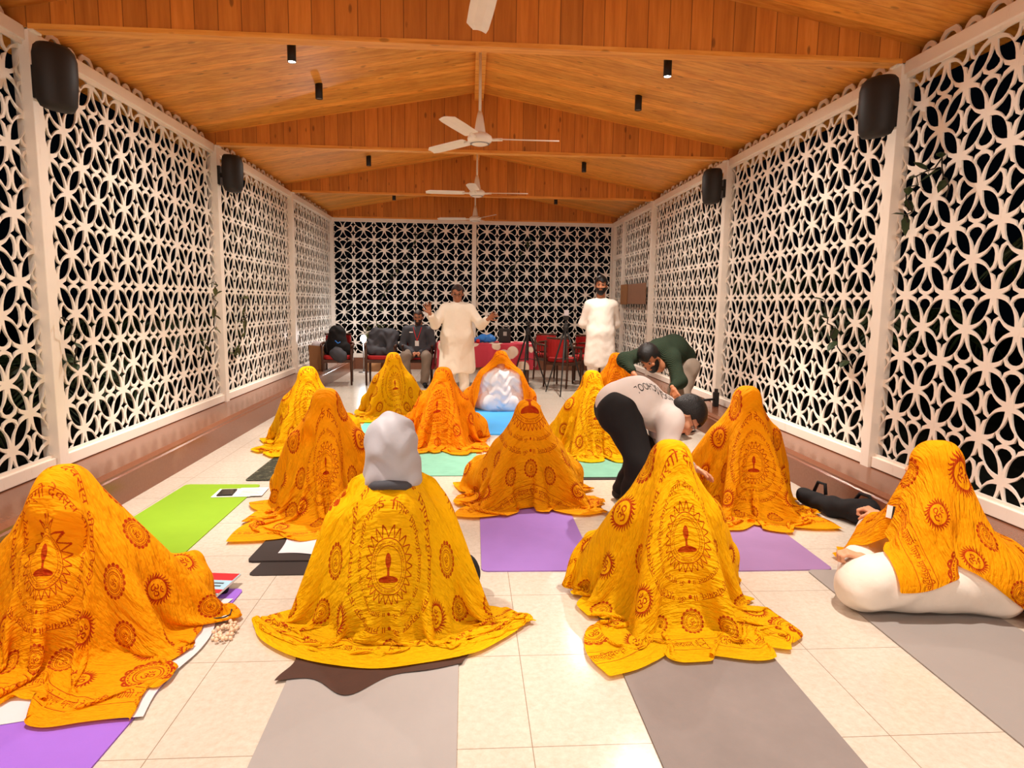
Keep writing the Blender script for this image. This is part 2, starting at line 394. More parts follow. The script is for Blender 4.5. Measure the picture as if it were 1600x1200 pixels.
def side_wall(name, x, s):
    """s=+1: the room lies toward +x"""
    root = bpy.data.objects.new(name, None); COL.objects.link(root); root['kind'] = 'structure'
    for i in range(len(YP)-1):
        yb, yf = YP[i], YP[i+1]
        if yf < Y0-.1: continue
        door = (s < 0 and i == 0)
        o = place(side_me, 'lattice_panel', root, (x-s*.02, yf+.045, ZB), PI/2)
        b = MB(); b.box(min(x-s*.03, x+s*.03), yf+.05, HT-.085, max(x-s*.03, x+s*.03), yb-.05, HT); b.build('top_rail', 'white', root, bevel=.004)
        b = MB(); b.box(min(x-s*.03, x+s*.03), yf+.05, .245, max(x-s*.03, x+s*.03), yb-.05, .325); b.build('bottom_rail', 'white', root, bevel=.004)
        b = MB(); b.box(min(x-s*.005, x+s*.01), yf+.05, .325, max(x-s*.005, x+s*.01), yb-.05, .345); b.box(min(x-s*.005, x+s*.01), yf+.05, HT-.11, max(x-s*.005, x+s*.01), yb-.05, HT-.085); b.build('bead', 'white', root)
        lace(root, yf+.08, yb-.08, x-s*.05, s)
        if door:
            b = MB(); b.box(x-.035, 12.62, .3, x+.03, 12.74, HT-.085); b.box(x-.035, 12.74, 2.33, x+.03, yb-.05, 2.42); b.box(x-.04, 13.44, .3, x+.03, 13.6, HT-.085)
            b.build('door_mullion', 'white', root, bevel=.004)
    for i, y in enumerate(YP[:-1]):
        b = MB(); b.box(min(x-s*.06, x+s*.05), y-.05, .22, max(x-s*.06, x+s*.05), y+.05, HT+.1)
        b.box(min(x, x+s*.075), y-.05, HT-.02, max(x, x+s*.075), y+.05, HT+.05)
        b.build('post', 'white', root, bevel=.004)
    return root
side_wall('wall_left', XL, 1); side_wall('wall_right', XR, -1)
xm = .085; wb = (XR-XL)/2-.06
root = bpy.data.objects.new('wall_back', None); COL.objects.link(root); root['kind'] = 'structure'
bw = xm-XL-.1; me = lattice_mesh('lattice_panel', bw, ZT-ZB, .132, .286, .99)
place(me, 'lattice_panel', root, (XL+.05, YB+.02, ZB), 0)
me = lattice_mesh('lattice_panel', XR-xm-.1, ZT-ZB, .10, .286, .99); place(me, 'lattice_panel', root, (xm+.05, YB+.02, ZB), 0)
for z0, z1, nm in ((HT-.085, HT, 'top_rail'), (.22, .325, 'bottom_rail')):
    b = MB(); b.box(XL+.05, YB-.03, z0, xm-.045, YB+.03, z1); b.box(xm+.045, YB-.03, z0, XR-.05, YB+.03, z1); b.build(nm, 'white', root, bevel=.004)
b = MB(); b.box(xm-.045, YB-.05, .22, xm+.045, YB+.06, HT+.0); b.build('post', 'white', root, bevel=.004)
b = MB(); b.box(XL-.12, YB-.06, 0, XR+.12, YB+.2, .24); tag(b.build('baseboard_back', 'granite'), kind='structure')
# ceiling: two boarded slopes, ridge board
b = MB(); xc = .09; e0, e1 = XL-.45, XR+.45
for y0, y1 in ((YP[-1], YB+.4),):
    for xa, xb in ((e0, xc), (xc, e1)):
        za, zb = ceil_z(xa), ceil_z(xb)
        b.add([(xa, y0, za), (xb, y0, zb), (xb, y1, zb), (xa, y1, za), (xa, y0, za+.12), (xb, y0, zb+.12), (xb, y1, zb+.12), (xa, y1, za+.12)],
              [(0, 3, 2, 1), (4, 5, 6, 7), (0, 1, 5, 4), (2, 3, 7, 6), (0, 4, 7, 3), (1, 2, 6, 5)])
tag(b.build('ceiling', 'ceil'), kind='structure')
b = MB(); b.box(xc-.05, YP[-1], 3.655, xc+.05, YB+.1, 3.735); tag(b.build('trim_9', 'beam'), kind='structure')
for i, y in enumerate(YP[:-1]):
    b = MB(); z0 = HT-.01; t = .06
    pts = [(XL-.1, z0), (XR+.1, z0), (XR+.1, ceil_z(XR+.1)+.01), (xc, ceil_z(xc)+.01), (XL-.1, ceil_z(XL-.1)+.01)]
    n = 5; b.cur = 0
    b.add([(p[0], yy, p[1]) for yy in (y-t, y+t) for p in pts], [(0, 1, 2, 3, 4), (9, 8, 7, 6, 5)]+[(k, k+5, (k+1) % 5+5, (k+1) % 5) for k in range(1, 5)])
    b.cur = 1; b.add([(pts[0][0], y-t, z0), (pts[1][0], y-t, z0), (pts[1][0], y+t, z0), (pts[0][0], y+t, z0)], [(0, 3, 2, 1)])
    b.box(XL+.06, y-t-.008, z0-.008, XR-.06, y-t, z0+.022)
    tag(b.build(f'trim_{i+1}', ['gable', 'beam']), kind='structure')

# ------------------------------------------------------------ downlights, fans, speakers
def can(x, y, lit, label, grp):
    z = ceil_z(x); t = thing('downlight', label, 'ceiling light', (x, y, z), 0, grp)
    b = MB(); b.lathe([(.0, .02), (.034, .02), (.034, -.135), (.030, -.135), (.030, -.125), (0, -.125)], 20); b.build('housing', 'black', t, True)
    b = MB(); b.lathe([(.0, -.126), (.029, -.126), (.029, -.131), (0, -.132)], 20); b.build('lens', 'lens' if lit else 'lensoff', t)
    return t
order = ['nearest', 'second', 'third', 'fourth', 'fifth', 'sixth', 'seventh', 'eighth']
for x, sd in ((-1.45, 'left'), (1.65, 'right')):
    can(x, -.5, True, f'black downlight on the {sd} slope overhead behind the viewpoint', 'cylinder downlights'); can(x, 2.5, True, f'black downlight on the {sd} slope in the nearest bay, above the front row', 'cylinder downlights')
    can(x, 5.6, True, f'glowing black cylinder downlight, the brightest one on the {sd} slope', 'cylinder downlights')
    can(x, 6.55, False, f'black unlit downlight just beyond the glowing one on the {sd} slope', 'cylinder downlights')
    can(x, 8.6, True, f'black downlight hidden close behind the second gable on the {sd} slope', 'cylinder downlights')
    can(x, 9.6, False, f'small black downlight on the {sd} slope between second and third gables', 'cylinder downlights')
    can(x, 11.7, True, f'black downlight tucked close behind the third gable on the {sd} slope', 'cylinder downlights')
    can(x, 12.7, False, f'tiny black downlight on the {sd} slope nearest the back gable', 'cylinder downlights')
def fan_(x, y, zh, angs, label):
    t = thing('ceiling_fan', label, 'ceiling fan', (x, y, zh), 0, 'white ceiling fans along the ridge')
    b = MB(); b.tube([(0, 0, .1), (0, 0, 3.66-zh)], .013, 10); b.build('downrod', 'fan', t, True)
    b = MB(); b.lathe([(0, .24), (.018, .24), (.03, .19), (.05, .07), (.05, .06), (0, .06)], 20); b.build('lower_canopy', 'fan', t, True)
    b = MB(); zt = 3.66-zh; b.lathe([(0, zt), (.045, zt), (.045, zt-.02), (.02, zt-.06), (0, zt-.06)], 20); b.build('upper_canopy', 'fan', t, True)
    b = MB(); b.lathe([(0, .055), (.07, .055), (.105, .03), (.11, .01), (.105, -.01), (.085, -.03), (.05, -.045), (0, -.048)], 28); b.build('motor', 'fan', t, True)
    b = MB(); b.lathe([(.08, -.031), (.086, -.0325), (.082, -.036), (.076, -.036)], 28); b.build('motor_ring', 'steel', t, True)
    for a in angs:
        a = math.radians(a); ca, sa = math.cos(a), math.sin(a); b = MB()
        st = [(.17, -.045, .055), (.19, -.058, .06), (.45, -.06, .062), (.64, -.058, .06), (.70, -.05, .02)]
        vs = []
        for r, w0, w1 in st:
            for w in (w0, (w0*2+w1)/3, (w0+w1*2)/3, w1):
                tw = w*math.sin(.22); rib = .006 if abs(w-(w0+w1)/2) < .03 else 0
                for dz in (0, -.004): vs.append((r*ca-w*sa, r*sa+w*ca, .012+tw+rib+dz))
        fs = []
        for i in range(len(st)-1):
            for k in range(3):
                q = i*8+k*2; fs += [(q, q+2, q+10, q+8), (q+1, q+9, q+11, q+3)]
            fs += [(i*8, i*8+8, i*8+9, i*8+1), (i*8+6, i*8+7, i*8+15, i*8+14)]
        fs += [(0, 1, 3, 2), (2, 3, 5, 4), (4, 5, 7, 6)]; e = (len(st)-1)*8; fs += [(e, e+2, e+3, e+1), (e+2, e+4, e+5, e+3), (e+4, e+6, e+7, e+5)]
        b.add(vs, fs)
        bl = b.build('blade', 'fan', t)
        b = MB(); b.tube([(.09*ca, .09*sa, .005), (.2*ca, .2*sa, .01)], .013, 8); b.build('blade_bracket', 'fan', bl, True)
    return t
fan_(.09, 3.0, 2.87, (95, 215, 335), 'white ceiling fan nearest the camera, only one blade tip in view')
fan_(.08, 5.9, 2.84, (0, 132, 246), 'white ceiling fan hanging between the first and second gables')
fan_(.09, 9.1, 2.9, (-4, 180, 262), 'white ceiling fan hanging between the second and third gables')
fan_(.09, 12.1, 2.93, (60, 172, 300), 'small white ceiling fan hanging before the back wall')
def speaker(x, y, s, label):
    t = thing('wall_speaker', label, 'loudspeaker', (x, y, 2.78), 0, 'black speakers on the posts')
    t.rotation_euler = (0, 0, 0); fx = s
    # plan profile: rounded back at the post, grille turned to the room and the camera
    sec = []
    for k in range(13):
        a = PI*k/12; sec.append((-.125*math.cos(a), .11*math.sin(a)**.8))
    def ring(z, k): return [(px*k, py*k, z) for px, py in sec]
    rot = Matrix.Rotation(math.radians(-118 if s > 0 else 118)+ (0 if s > 0 else 0), 4, 'Z')
    zs = [(-.195, .45), (-.185, .78), (-.15, .93), (0, 1.03), (.12, 1.03), (.17, .93), (.195, .75), (.2, .45)]
    vs = []; n = len(sec)
    for z, k in zs: vs += [tuple(rot @ Vector(p)) for p in ring(z, k)]
    b = MB(); fs = []
    for i in range(len(zs)-1):
        for k in range(n-1): fs.append((i*n+k, i*n+k+1, (i+1)*n+k+1, (i+1)*n+k))
    fs += [tuple(range(n))[::-1], tuple(range((len(zs)-1)*n, len(zs)*n))]
    b.add(vs, fs); off = Vector((s*.17, -.1, 0))
    o = b.build('cabinet', 'black', t, True, loc=off)
    vs = []; m = 9
    for z, k in zs:
        for q in range(m):
            u = q/(m-1)*2-1; vs.append(tuple(rot @ Vector((u*.125*k, -.022*(1-u*u)*k, z))))
    b = MB(); b.add(vs, [(i*m+q, (i+1)*m+q, (i+1)*m+q+1, i*m+q+1) for i in range(len(zs)-1) for q in range(m-1)]+[tuple(range(m)), tuple(range((len(zs)-1)*m, len(zs)*m))[::-1]])
    o = b.build('grille', 'blackgrille', t, True, loc=off); o['label'] = 'black perforated grille'
    b = MB(); b.box(min(0, s*.03), -.05, -.1, max(0, s*.03), .04, .1); b.tube([(s*.02, -.02, 0), (s*.12, -.07, 0)], .025, 10); b.build('bracket', 'black', t)
    return t
speaker(XL+.05, YP[3], 1, 'large black speaker on the nearest left post')
speaker(XL+.05, YP[2], 1, 'smaller looking black speaker on the second left post')
speaker(XR-.05, YP[3], -1, 'large black speaker on the nearest right post')
speaker(XR-.05, YP[2], -1, 'black speaker on the second right post, above the bending man')

# ------------------------------------------------------------ printed shawl cloth
PX = 1024.0                       # pixels per metre of the print
CWM, CHM = 2.0, 1.7
IW, IH = int(CWM*PX), int(CHM*PX)
PR = np.zeros((IH, IW), np.float32)
def win(cx, cy, r):
    x0, x1 = max(0, int((cx-r)*PX)), min(IW, int((cx+r)*PX)+1); y0, y1 = max(0, int((cy-r)*PX)), min(IH, int((cy+r)*PX)+1)
    X, Y = np.meshgrid((np.arange(x0, x1)+.5)/PX-cx, (np.arange(y0, y1)+.5)/PX-cy)
    return slice(y0, y1), slice(x0, x1), np.hypot(X, Y), np.arctan2(Y, X), X, Y
def paint(sy, sx, m): PR[sy, sx] = np.maximum(PR[sy, sx], m.astype(np.float32))
def erase(sy, sx, m): PR[sy, sx] = np.where(m, 0, PR[sy, sx])
_tx = {}
def glyph_tris(text):
    if text in _tx: return _tx[text]
    cu = bpy.data.curves.new('t', 'FONT'); cu.body = text; cu.resolution_u = 3; o = bpy.data.objects.new('t', cu); COL.objects.link(o)
    dg = bpy.context.evaluated_depsgraph_get(); me = o.evaluated_get(dg).to_mesh(); me.calc_loop_triangles()
    v = np.array([w.co[:2] for w in me.vertices]); t = np.array([l.vertices[:] for l in me.loop_triangles]); bpy.data.objects.remove(o)
    mn, mx = v.min(0), v.max(0); _tx[text] = (v-[(mn[0]+mx[0])/2, mn[1]], t, mx-mn); return _tx[text]
def raster(v, t):
    P = v*PX
    for a, b_, c in P[t]:
        x0, x1 = int(min(a[0], b_[0], c[0])), int(max(a[0], b_[0], c[0]))+1; y0, y1 = int(min(a[1], b_[1], c[1])), int(max(a[1], b_[1], c[1]))+1
        if x0 < 0 or y0 < 0 or x1 >= IW or y1 >= IH: continue
        den = (b_[0]-a[0])*(c[1]-a[1])-(b_[1]-a[1])*(c[0]-a[0])
        if abs(den) < 1e-3: 
            continue
        X, Y = np.meshgrid(np.arange(x0, x1+1)+.5, np.arange(y0, y1+1)+.5)
        w0 = ((X-a[0])*(c[1]-a[1])-(Y-a[1])*(c[0]-a[0]))/den; w1 = ((b_[0]-a[0])*(Y-a[1])-(b_[1]-a[1])*(X-a[0]))/den
        m = (w0 >= -.06) & (w1 >= -.06) & (w0+w1 <= 1.06); PR[y0:y1+1, x0:x1+1][m] = 1
def om(cx, cy, size, rot=0):
    v, t, d = glyph_tris('ॐ'); s = size/d[1]; v = (v-[0, d[1]/2])*s; c_, s_ = math.cos(rot), math.sin(rot)
    raster(v@np.array([[c_, s_], [-s_, c_]])+[cx, cy], t)
def ring_text(text, cx, cy, r, h, a0, a1):
    v, t, d = glyph_tris(text); s = h/d[1]; L = d[0]; u = (v[:, 0]/L+.5); ang = a0+(a1-a0)*u; rr = r+v[:, 1]*s
    raster(np.stack([cx+rr*np.cos(ang), cy+rr*np.sin(ang)], 1), t)
def line_text(text, x, y, h, w, vert=False):
    v, t, d = glyph_tris(text); v = v*[w/d[0], h/d[1]]
    if vert: v = v[:, ::-1]*[-1, 1]
    raster(v+[x, y], t)
def sun(cx, cy, r, rot=0):
    sy, sx, R, A, X, Y = win(cx, cy, r*1.6); n = 26
    ph = (A+rot)*n/(2*PI)+.55*np.sin((R/r)*6); tri = 1-np.abs((ph % 1)-.5)*2
    paint(sy, sx, (R < r*1.02) & (R > r*.86)); paint(sy, sx, (R >= r) & (R < r*1.5) & (tri > (R/r-1)/.5*.95+.12)); om(cx, cy, r*1.1, rot)
def mandala(cx, cy, r, n=16, rot=0, solid=False):
    sy, sx, R, A, X, Y = win(cx, cy, r*1.3); ph = ((A+rot)*n/(2*PI)) % 1; pet = np.abs(np.sin(ph*PI))
    edge = r*(.86+.16*pet**.6); q = R/edge
    paint(sy, sx, (q < 1) & (q > .93)); paint(sy, sx, (R < r*.84) & (R > r*.80))
    paint(sy, sx, (q < .97) & (R > r*.84) & (np.abs(ph-.5) < (.30 if not solid else .4)))
    if solid: erase(sy, sx, (np.abs(ph-.5) < .1) & (R > r*.88) & (R < r*.93))
    n2 = n*2; p2 = np.abs((((A+rot)*n2/(2*PI)) % 1)-.5); paint(sy, sx, (R < r*.76) & (R > r*(.62+.1*p2*2)) & (p2 > .16))
    paint(sy, sx, (R < r*.58) & (R > r*.53)); paint(sy, sx, (R < r*.47) & (R > r*.43)); om(cx, cy, r*.52, rot)
T1 = 'ॐ भूर्भुवः स्वः तत्सवितुर्वरेण्यं भर्गो देवस्य धीमहि धियो यो नः प्रचोदयात् ॥'
T2 = 'ॐ भूर्भुवः स्वः तत्सवितुर्वरेण्यं भर्गो देवस्य धीमहि'
def emblem(cx, cy):
    sy, sx, R, A, X, Y = win(cx, cy, .25)
    n = 24; ph = ((A*n/(2*PI)) % 1); tri = 1-np.abs(ph-.5)*2; q = (R-.078)/.028
    paint(sy, sx, (q > 0) & (q < 1) & (np.abs(tri-q) < .17) & (tri > q*.9-.1)); paint(sy, sx, (R > .074) & (R < .077)); paint(sy, sx, (R > .056) & (R < .058))
    paint(sy, sx, ((X/.042)**2+((Y+.030)/.010)**2 < 1)); paint(sy, sx, (np.abs(X) < .005) & (Y > -.03) & (Y < .008))
    paint(sy, sx, ((X/.012)**2+((Y-.02)/(.02))**2 < 1)); ring_text(T2, cx, cy, .0595, .011, PI*1.05, -PI*.95)
    ring_text(T1, cx, cy, .128, .026, -PI*.54, -PI*2.46); ring_text(T1, cx, cy, .180, .036, -PI*.53, -PI*2.47)
    paint(sy, sx, np.hypot(X, Y+.192) < .008); paint(sy, sx, np.hypot(X, Y+.137) < .006)
emblem(1.0, .51); emblem(.42, 1.28); emblem(1.62, 1.28)
_pl = [(.83, .23, 'm'), (1.0, .225, 'm'), (1.17, .23, 'm'), (.72, .42, 's'), (1.28, .42, 's'), (.60, .26, 's'), (1.40, .26, 's'), (.70, .62, 'm'), (1.30, .62, 'm'), (.76, .80, 's'), (1.24, .80, 'm'),
       (.91, .80, 'm'), (1.10, .82, 'm'), (1.0, .98, 'm'), (.56, .52, 'm'), (1.44, .52, 'm'), (.56, .80, 's'), (1.44, .80, 's'), (.42, .44, 's'), (1.58, .44, 's'), (.40, .66, 'm'), (1.60, .66, 'm'),
       (.26, .56, 's'), (1.74, .56, 's'), (.24, .80, 'm'), (1.76, .80, 'm'), (.10, .50, 'm'), (1.90, .50, 'm'), (.66, 1.04, 's'), (1.34, 1.04, 's'), (1.0, 1.2, 's'), (.10, .95, 's'), (1.90, .95, 's'),
       (.42, .98, 'm'), (1.58, .98, 'm'), (.84, 1.38, 'm'), (1.18, 1.38, 'm'), (1.0, 1.48, 's'), (.1, 1.2, 'm'), (1.9, 1.2, 'm'), (.72, 1.24, 's'), (1.3, 1.24, 's')]
for cx, cy, kind in _pl: (sun if kind == 's' else mandala)(cx, cy, .044 if kind == 's' else .052, rot=0 if kind == 's' else .2)
mandala(.36, .28, .092, 12, solid=True); mandala(1.64, .28, .092, 12, solid=True); mandala(.12, .26, .07, 14); mandala(1.88, .26, .07, 14)
mandala(.07, 1.45, .07, 14); mandala(1.93, 1.45, .07, 14)
def hline(y, x0=.06, x1=1.94, w=.0016): PR[int((y-w)*PX):int((y+w)*PX), int(x0*PX):int(x1*PX)] = 1
def vline(x, y0=.2, y1=1.5, w=.0016): PR[int(y0*PX):int(y1*PX), int((x-w)*PX):int((x+w)*PX)] = 1
for yy in (.055, .135): hline(yy); 
line_text(T1, .55, .068, .055, .86); line_text(T1, 1.48, .068, .055, .86)
for x_ in (.1, 1.0, 1.9):
    for dy in (-.02, .02): sy, sx, R, A, X, Y = win(x_, .095+dy, .03); paint(sy, sx, (np.abs(R-.016+.005*np.cos(A*3)) < .002))
hline(1.645); hline(1.57); line_text(T1, .55, 1.582, .05, .86); line_text(T1, 1.48, 1.582, .05, .86)
img = bpy.data.images.new('shawl_print', IW, IH); img.colorspace_settings.name = 'Non-Color'
_px = np.ones((IH, IW, 4), np.float32); _px[..., :3] = PR[..., None]; img.pixels.foreach_set(_px.ravel()); img.update(); img.pack()
def shawl_mat(name, base, shade=.35, inkd=srgb(176, 22, 8)):
    t = NT(name); uv = t.add('ShaderNodeUVMap'); im = t.add('ShaderNodeTexImage'); im.image = img; im.extension = 'CLIP'; t.link(uv.outputs[0], im.inputs[0])
    mp = t.add('ShaderNodeMapping'); mp.inputs['Scale'].default_value = (2.0, 1.7, 1); t.link(uv.outputs[0], mp.inputs[0])
    n = t.noise(mp.outputs[0], 3, 4, .6); fac = t.math('MULTIPLY', im.outputs[0], t.math('MULTIPLY_ADD', t.noise(mp.outputs[0], 40, 3), .4, .68))
    cloth = t.mix(n, tuple(x*.93 for x in base[:3])+(1,), base); col = t.mix(fac, cloth, inkd)
    # crumple: stretched ridged noise in two directions
    m1 = t.add('ShaderNodeMapping'); m1.inputs['Scale'].default_value = (3.5, 17, 1); m1.inputs['Rotation'].default_value = (0, 0, .25); t.link(mp.outputs[0], m1.inputs[0])
    m2 = t.add('ShaderNodeMapping'); m2.inputs['Scale'].default_value = (6, 9, 1); m2.inputs['Rotation'].default_value = (0, 0, -.7); t.link(mp.outputs[0], m2.inputs[0])
    r1 = t.math('ABSOLUTE', t.math('SUBTRACT', t.noise(m1.outputs[0], 1.2, 4, .6), .5)); r2 = t.math('ABSOLUTE', t.math('SUBTRACT', t.noise(m2.outputs[0], 1, 4, .6), .5))
    hgt = t.math('ADD', r1, t.math('MULTIPLY', r2, .8))
    t.set(col, .78, .12); nb = t.bump(hgt, .9, .065)
    tr = t.add('ShaderNodeBsdfTranslucent'); t.link(t.mix(fac, base, inkd), tr.inputs['Color']); t.link(nb, tr.inputs['Normal'])
    ms = t.add('ShaderNodeMixShader'); ms.inputs[0].default_value = shade; t.link(t.b.outputs[0], ms.inputs[1]); t.link(tr.outputs[0], ms.inputs[2]); t.link(ms.outputs[0], t.out.inputs[0])
    return t.m
M['shawl'] = shawl_mat('saffron_printed_cotton', srgb(255, 172, 6)); M['shawl_y'] = shawl_mat('yellow_printed_cotton', srgb(255, 194, 6)); M['shawl_o'] = shawl_mat('orange_printed_cotton', srgb(255, 156, 6), inkd=srgb(190, 34, 10))

# ------------------------------------------------------------ implicit bodies: smooth unions of round cones, meshed by surface nets
def cone(a, b, ra, rb=None): return ('c', np.array(a, float), np.array(b, float), ra, ra if rb is None else rb)
def ell(c, r, R=None, sub=False): return ('e', np.array(c, float), np.array(r, float), np.eye(3) if R is None else np.array(R, float), sub)
def sdf_mesh(prims, res=.01, k=.03, extra=None, wr=0, wf=20.):
    lo = np.min([np.minimum(p[1], p[2])-max(p[3], p[4]) if p[0] == 'c' else p[1]-max(p[2]) for p in prims if not (p[0] == 'e' and p[4])], 0)-k-2*res
    hi = np.max([np.maximum(p[1], p[2])+max(p[3], p[4]) if p[0] == 'c' else p[1]+max(p[2]) for p in prims if not (p[0] == 'e' and p[4])], 0)+k+2*res
    N = np.ceil((hi-lo)/res).astype(int)+1; D = np.full(N, 9.0, np.float32); ax = [lo[i]+res*np.arange(N[i]) for i in range(3)]
    for p in prims:
        if p[0] == 'c': l = np.minimum(p[1], p[2])-max(p[3], p[4])-k-2*res; h = np.maximum(p[1], p[2])+max(p[3], p[4])+k+2*res
        else: l = p[1]-max(p[2])-k-2*res; h = p[1]+max(p[2])+k+2*res
        i0 = np.clip(((l-lo)/res).astype(int), 0, N-1); i1 = np.clip(((h-lo)/res).astype(int)+2, 1, N)
        if np.any(i1 <= i0): continue
        X = ax[0][i0[0]:i1[0]][:, None, None]; Y = ax[1][i0[1]:i1[1]][None, :, None]; Z = ax[2][i0[2]:i1[2]][None, None, :]
        if p[0] == 'c':
            a, b_ = p[1], p[2]; d = b_-a; L = max(float(d@d), 1e-9)
            t = np.clip(((X-a[0])*d[0]+(Y-a[1])*d[1]+(Z-a[2])*d[2])/L, 0, 1)
            s = np.sqrt((X-a[0]-d[0]*t)**2+(Y-a[1]-d[1]*t)**2+(Z-a[2]-d[2]*t)**2)-(p[3]+(p[4]-p[3])*t)
        else:
            c, r, R = p[1], p[2], p[3]; q = [((X-c[0])*R[i][0]+(Y-c[1])*R[i][1]+(Z-c[2])*R[i][2])/r[i] for i in range(3)]
            kk = np.sqrt(q[0]**2+q[1]**2+q[2]**2); k2 = np.sqrt((q[0]/r[0])**2+(q[1]/r[1])**2+(q[2]/r[2])**2)+1e-9; s = kk*(kk-1)/k2
        sl = tuple(slice(i0[i], i1[i]) for i in range(3)); O = D[sl]; s = s.astype(np.float32)
        if p[0] == 'e' and p[4]: D[sl] = np.maximum(O, -s); continue
        h_ = np.clip(.5+.5*(O-s)/k, 0, 1); D[sl] = np.where(O > 5, s, O*(1-h_)+s*h_-k*h_*(1-h_))
    if wr or extra:
        G = np.meshgrid(*ax, indexing='ij', sparse=True)
        if extra: D = extra(D, *G).astype(np.float32)
    if wr:
        X, Y, Z = G
        w = np.sin(X*wf+2.1*np.sin(Z*wf*.6+Y*3))*np.sin(Y*wf*.8+1.7*np.sin(X*wf*.5))+.7*np.sin(Z*wf*1.7+2.5*np.sin(X*wf*.9)+2*np.sin(Y*wf*.7))
        D = D+(wr*w).astype(np.float32)
    neg = D < 0; nx, ny, nz = N-1
    cnt = np.zeros((nx, ny, nz), np.int8)
    for dx in (0, 1):
        for dy in (0, 1):
            for dz in (0, 1): cnt += neg[dx:dx+nx, dy:dy+ny, dz:dz+nz]
    act = (cnt > 0) & (cnt < 8); idx = np.argwhere(act); vid = -np.ones((nx, ny, nz), int); vid[act] = np.arange(len(idx))
    acc = np.zeros((len(idx), 3)); num = np.zeros(len(idx)); C = [(i, j, l) for i in (0, 1) for j in (0, 1) for l in (0, 1)]
    val = {c: D[idx[:, 0]+c[0], idx[:, 1]+c[1], idx[:, 2]+c[2]].astype(float) for c in C}
    for c in C:
        for a in range(3):
            if c[a]: continue
            c2 = list(c); c2[a] = 1; c2 = tuple(c2); v0, v1 = val[c], val[c2]; m = (v0 < 0) != (v1 < 0); t = np.where(m, v0/np.where(m, v0-v1, 1), 0)
            p = np.tile(np.array(c, float), (len(idx), 1)); p[:, a] = t; acc += p*m[:, None]; num += m
    V = lo+(idx+acc/np.maximum(num, 1)[:, None])*res; Q = []
    for a in range(3):
        b_, c_ = (a+1) % 3, (a+2) % 3; sl0 = [slice(1, -1)]*3; sl0[a] = slice(0, -1); sl1 = list(sl0); sl1[a] = slice(1, None)
        n0, n1 = neg[tuple(sl0)], neg[tuple(sl1)]; e = np.argwhere(n0 != n1)
        if not len(e): continue
        s_ = n0[e[:, 0], e[:, 1], e[:, 2]]; o = np.ones(3, int); o[a] = 0; e = e+o
        db = np.zeros(3, int); db[b_] = 1; dc = np.zeros(3, int); dc[c_] = 1
        g = lambda q: vid[q[:, 0], q[:, 1], q[:, 2]]
        q = np.stack([g(e-db-dc), g(e-dc), g(e), g(e-db)], 1); q[~s_] = q[~s_][:, ::-1]; q = q[(q >= 0).all(1)]; Q.append(q)
    return V, np.vstack(Q)
def join(*ms):
    V = []; Q = []; n = 0
    for v, q in ms: V.append(v); Q.append(q+n); n += len(v)
    return np.vstack(V), np.vstack(Q)
def norm(v): v = np.array(v, float); return v/np.linalg.norm(v)
def frame(fwd, up=(0, 0, 1)):
    y = norm(fwd); x = norm(np.cross(y, up)); z = np.cross(x, y); return np.stack([x, y, z])      # rows: right, forward, up
def head_parts(c, R, s=1.0, res=.006):
    c = np.array(c, float); L = lambda p: c+(np.array(p)*s)@R
    e = lambda p, r, sub=False: ell(L(p), np.array(r)*s, R, sub)
    pr = [e((0, -.012, .028), (.076, .094, .086)), e((0, .02, -.03), (.060, .070, .086)), e((0, .042, -.088), (.034, .036, .026)), cone(L((0, -.03, -.05)), L((0, -.045, -.15)), .056*s, .06*s),
          e((.031, .098, .012), (.017, .016, .012), True), e((-.031, .098, .012), (.017, .016, .012), True)]
    fine = [cone(L((0, .086, .012)), L((0, .108, -.026)), .007*s, .013*s), cone(L((-.012, .094, -.030)), L((.012, .094, -.030)), .008*s), e((0, .088, -.055), (.024, .012, .009)),
            cone(L((-.04, .079, .032)), L((-.012, .088, .030)), .008*s), cone(L((.04, .079, .032)), L((.012, .088, .030)), .008*s),
            e((.077, -.008, -.005), (.010, .020, .031)), e((-.077, -.008, -.005), (.010, .020, .031)), e((.04, .06, -.02), (.02, .022, .02)), e((-.04, .06, -.02), (.02, .022, .02))]
    return sdf_mesh(pr[:4]+fine+pr[4:], res, .014*s)
def hair_mesh(c, R, s=1.0, res=.006, front=.055, low=-.035, th=.013, top=0.0):
    c = np.array(c, float)
    def cut(D, X, Y, Z):
        P = [((X-c[0])*R[i][0]+(Y-c[1])*R[i][1]+(Z-c[2])*R[i][2])/s for i in range(3)]
        x, y, z = P; f = np.minimum(y-.035+.25*(z-front)*0, -(z-front-.012*np.sin(x*60)))*s      # in front and below hairline
        side = np.minimum(y+.0, -(z-.012))*s; lowc = (low-z+.35*np.minimum(y+.02, 0)*1.0)*s
        return np.maximum(np.maximum(np.maximum(D, f), side), lowc)
    Lp = lambda p: c+(np.array(p)*s)@R
    return sdf_mesh([ell(Lp((0, -.014, .03+top*.5)), np.array((.076+th, .094+th, .086+th+top))*s, R), ell(Lp((0, -.04, -.01)), np.array((.066+th, .06+th, .07))*s, R)], res, .02, cut)
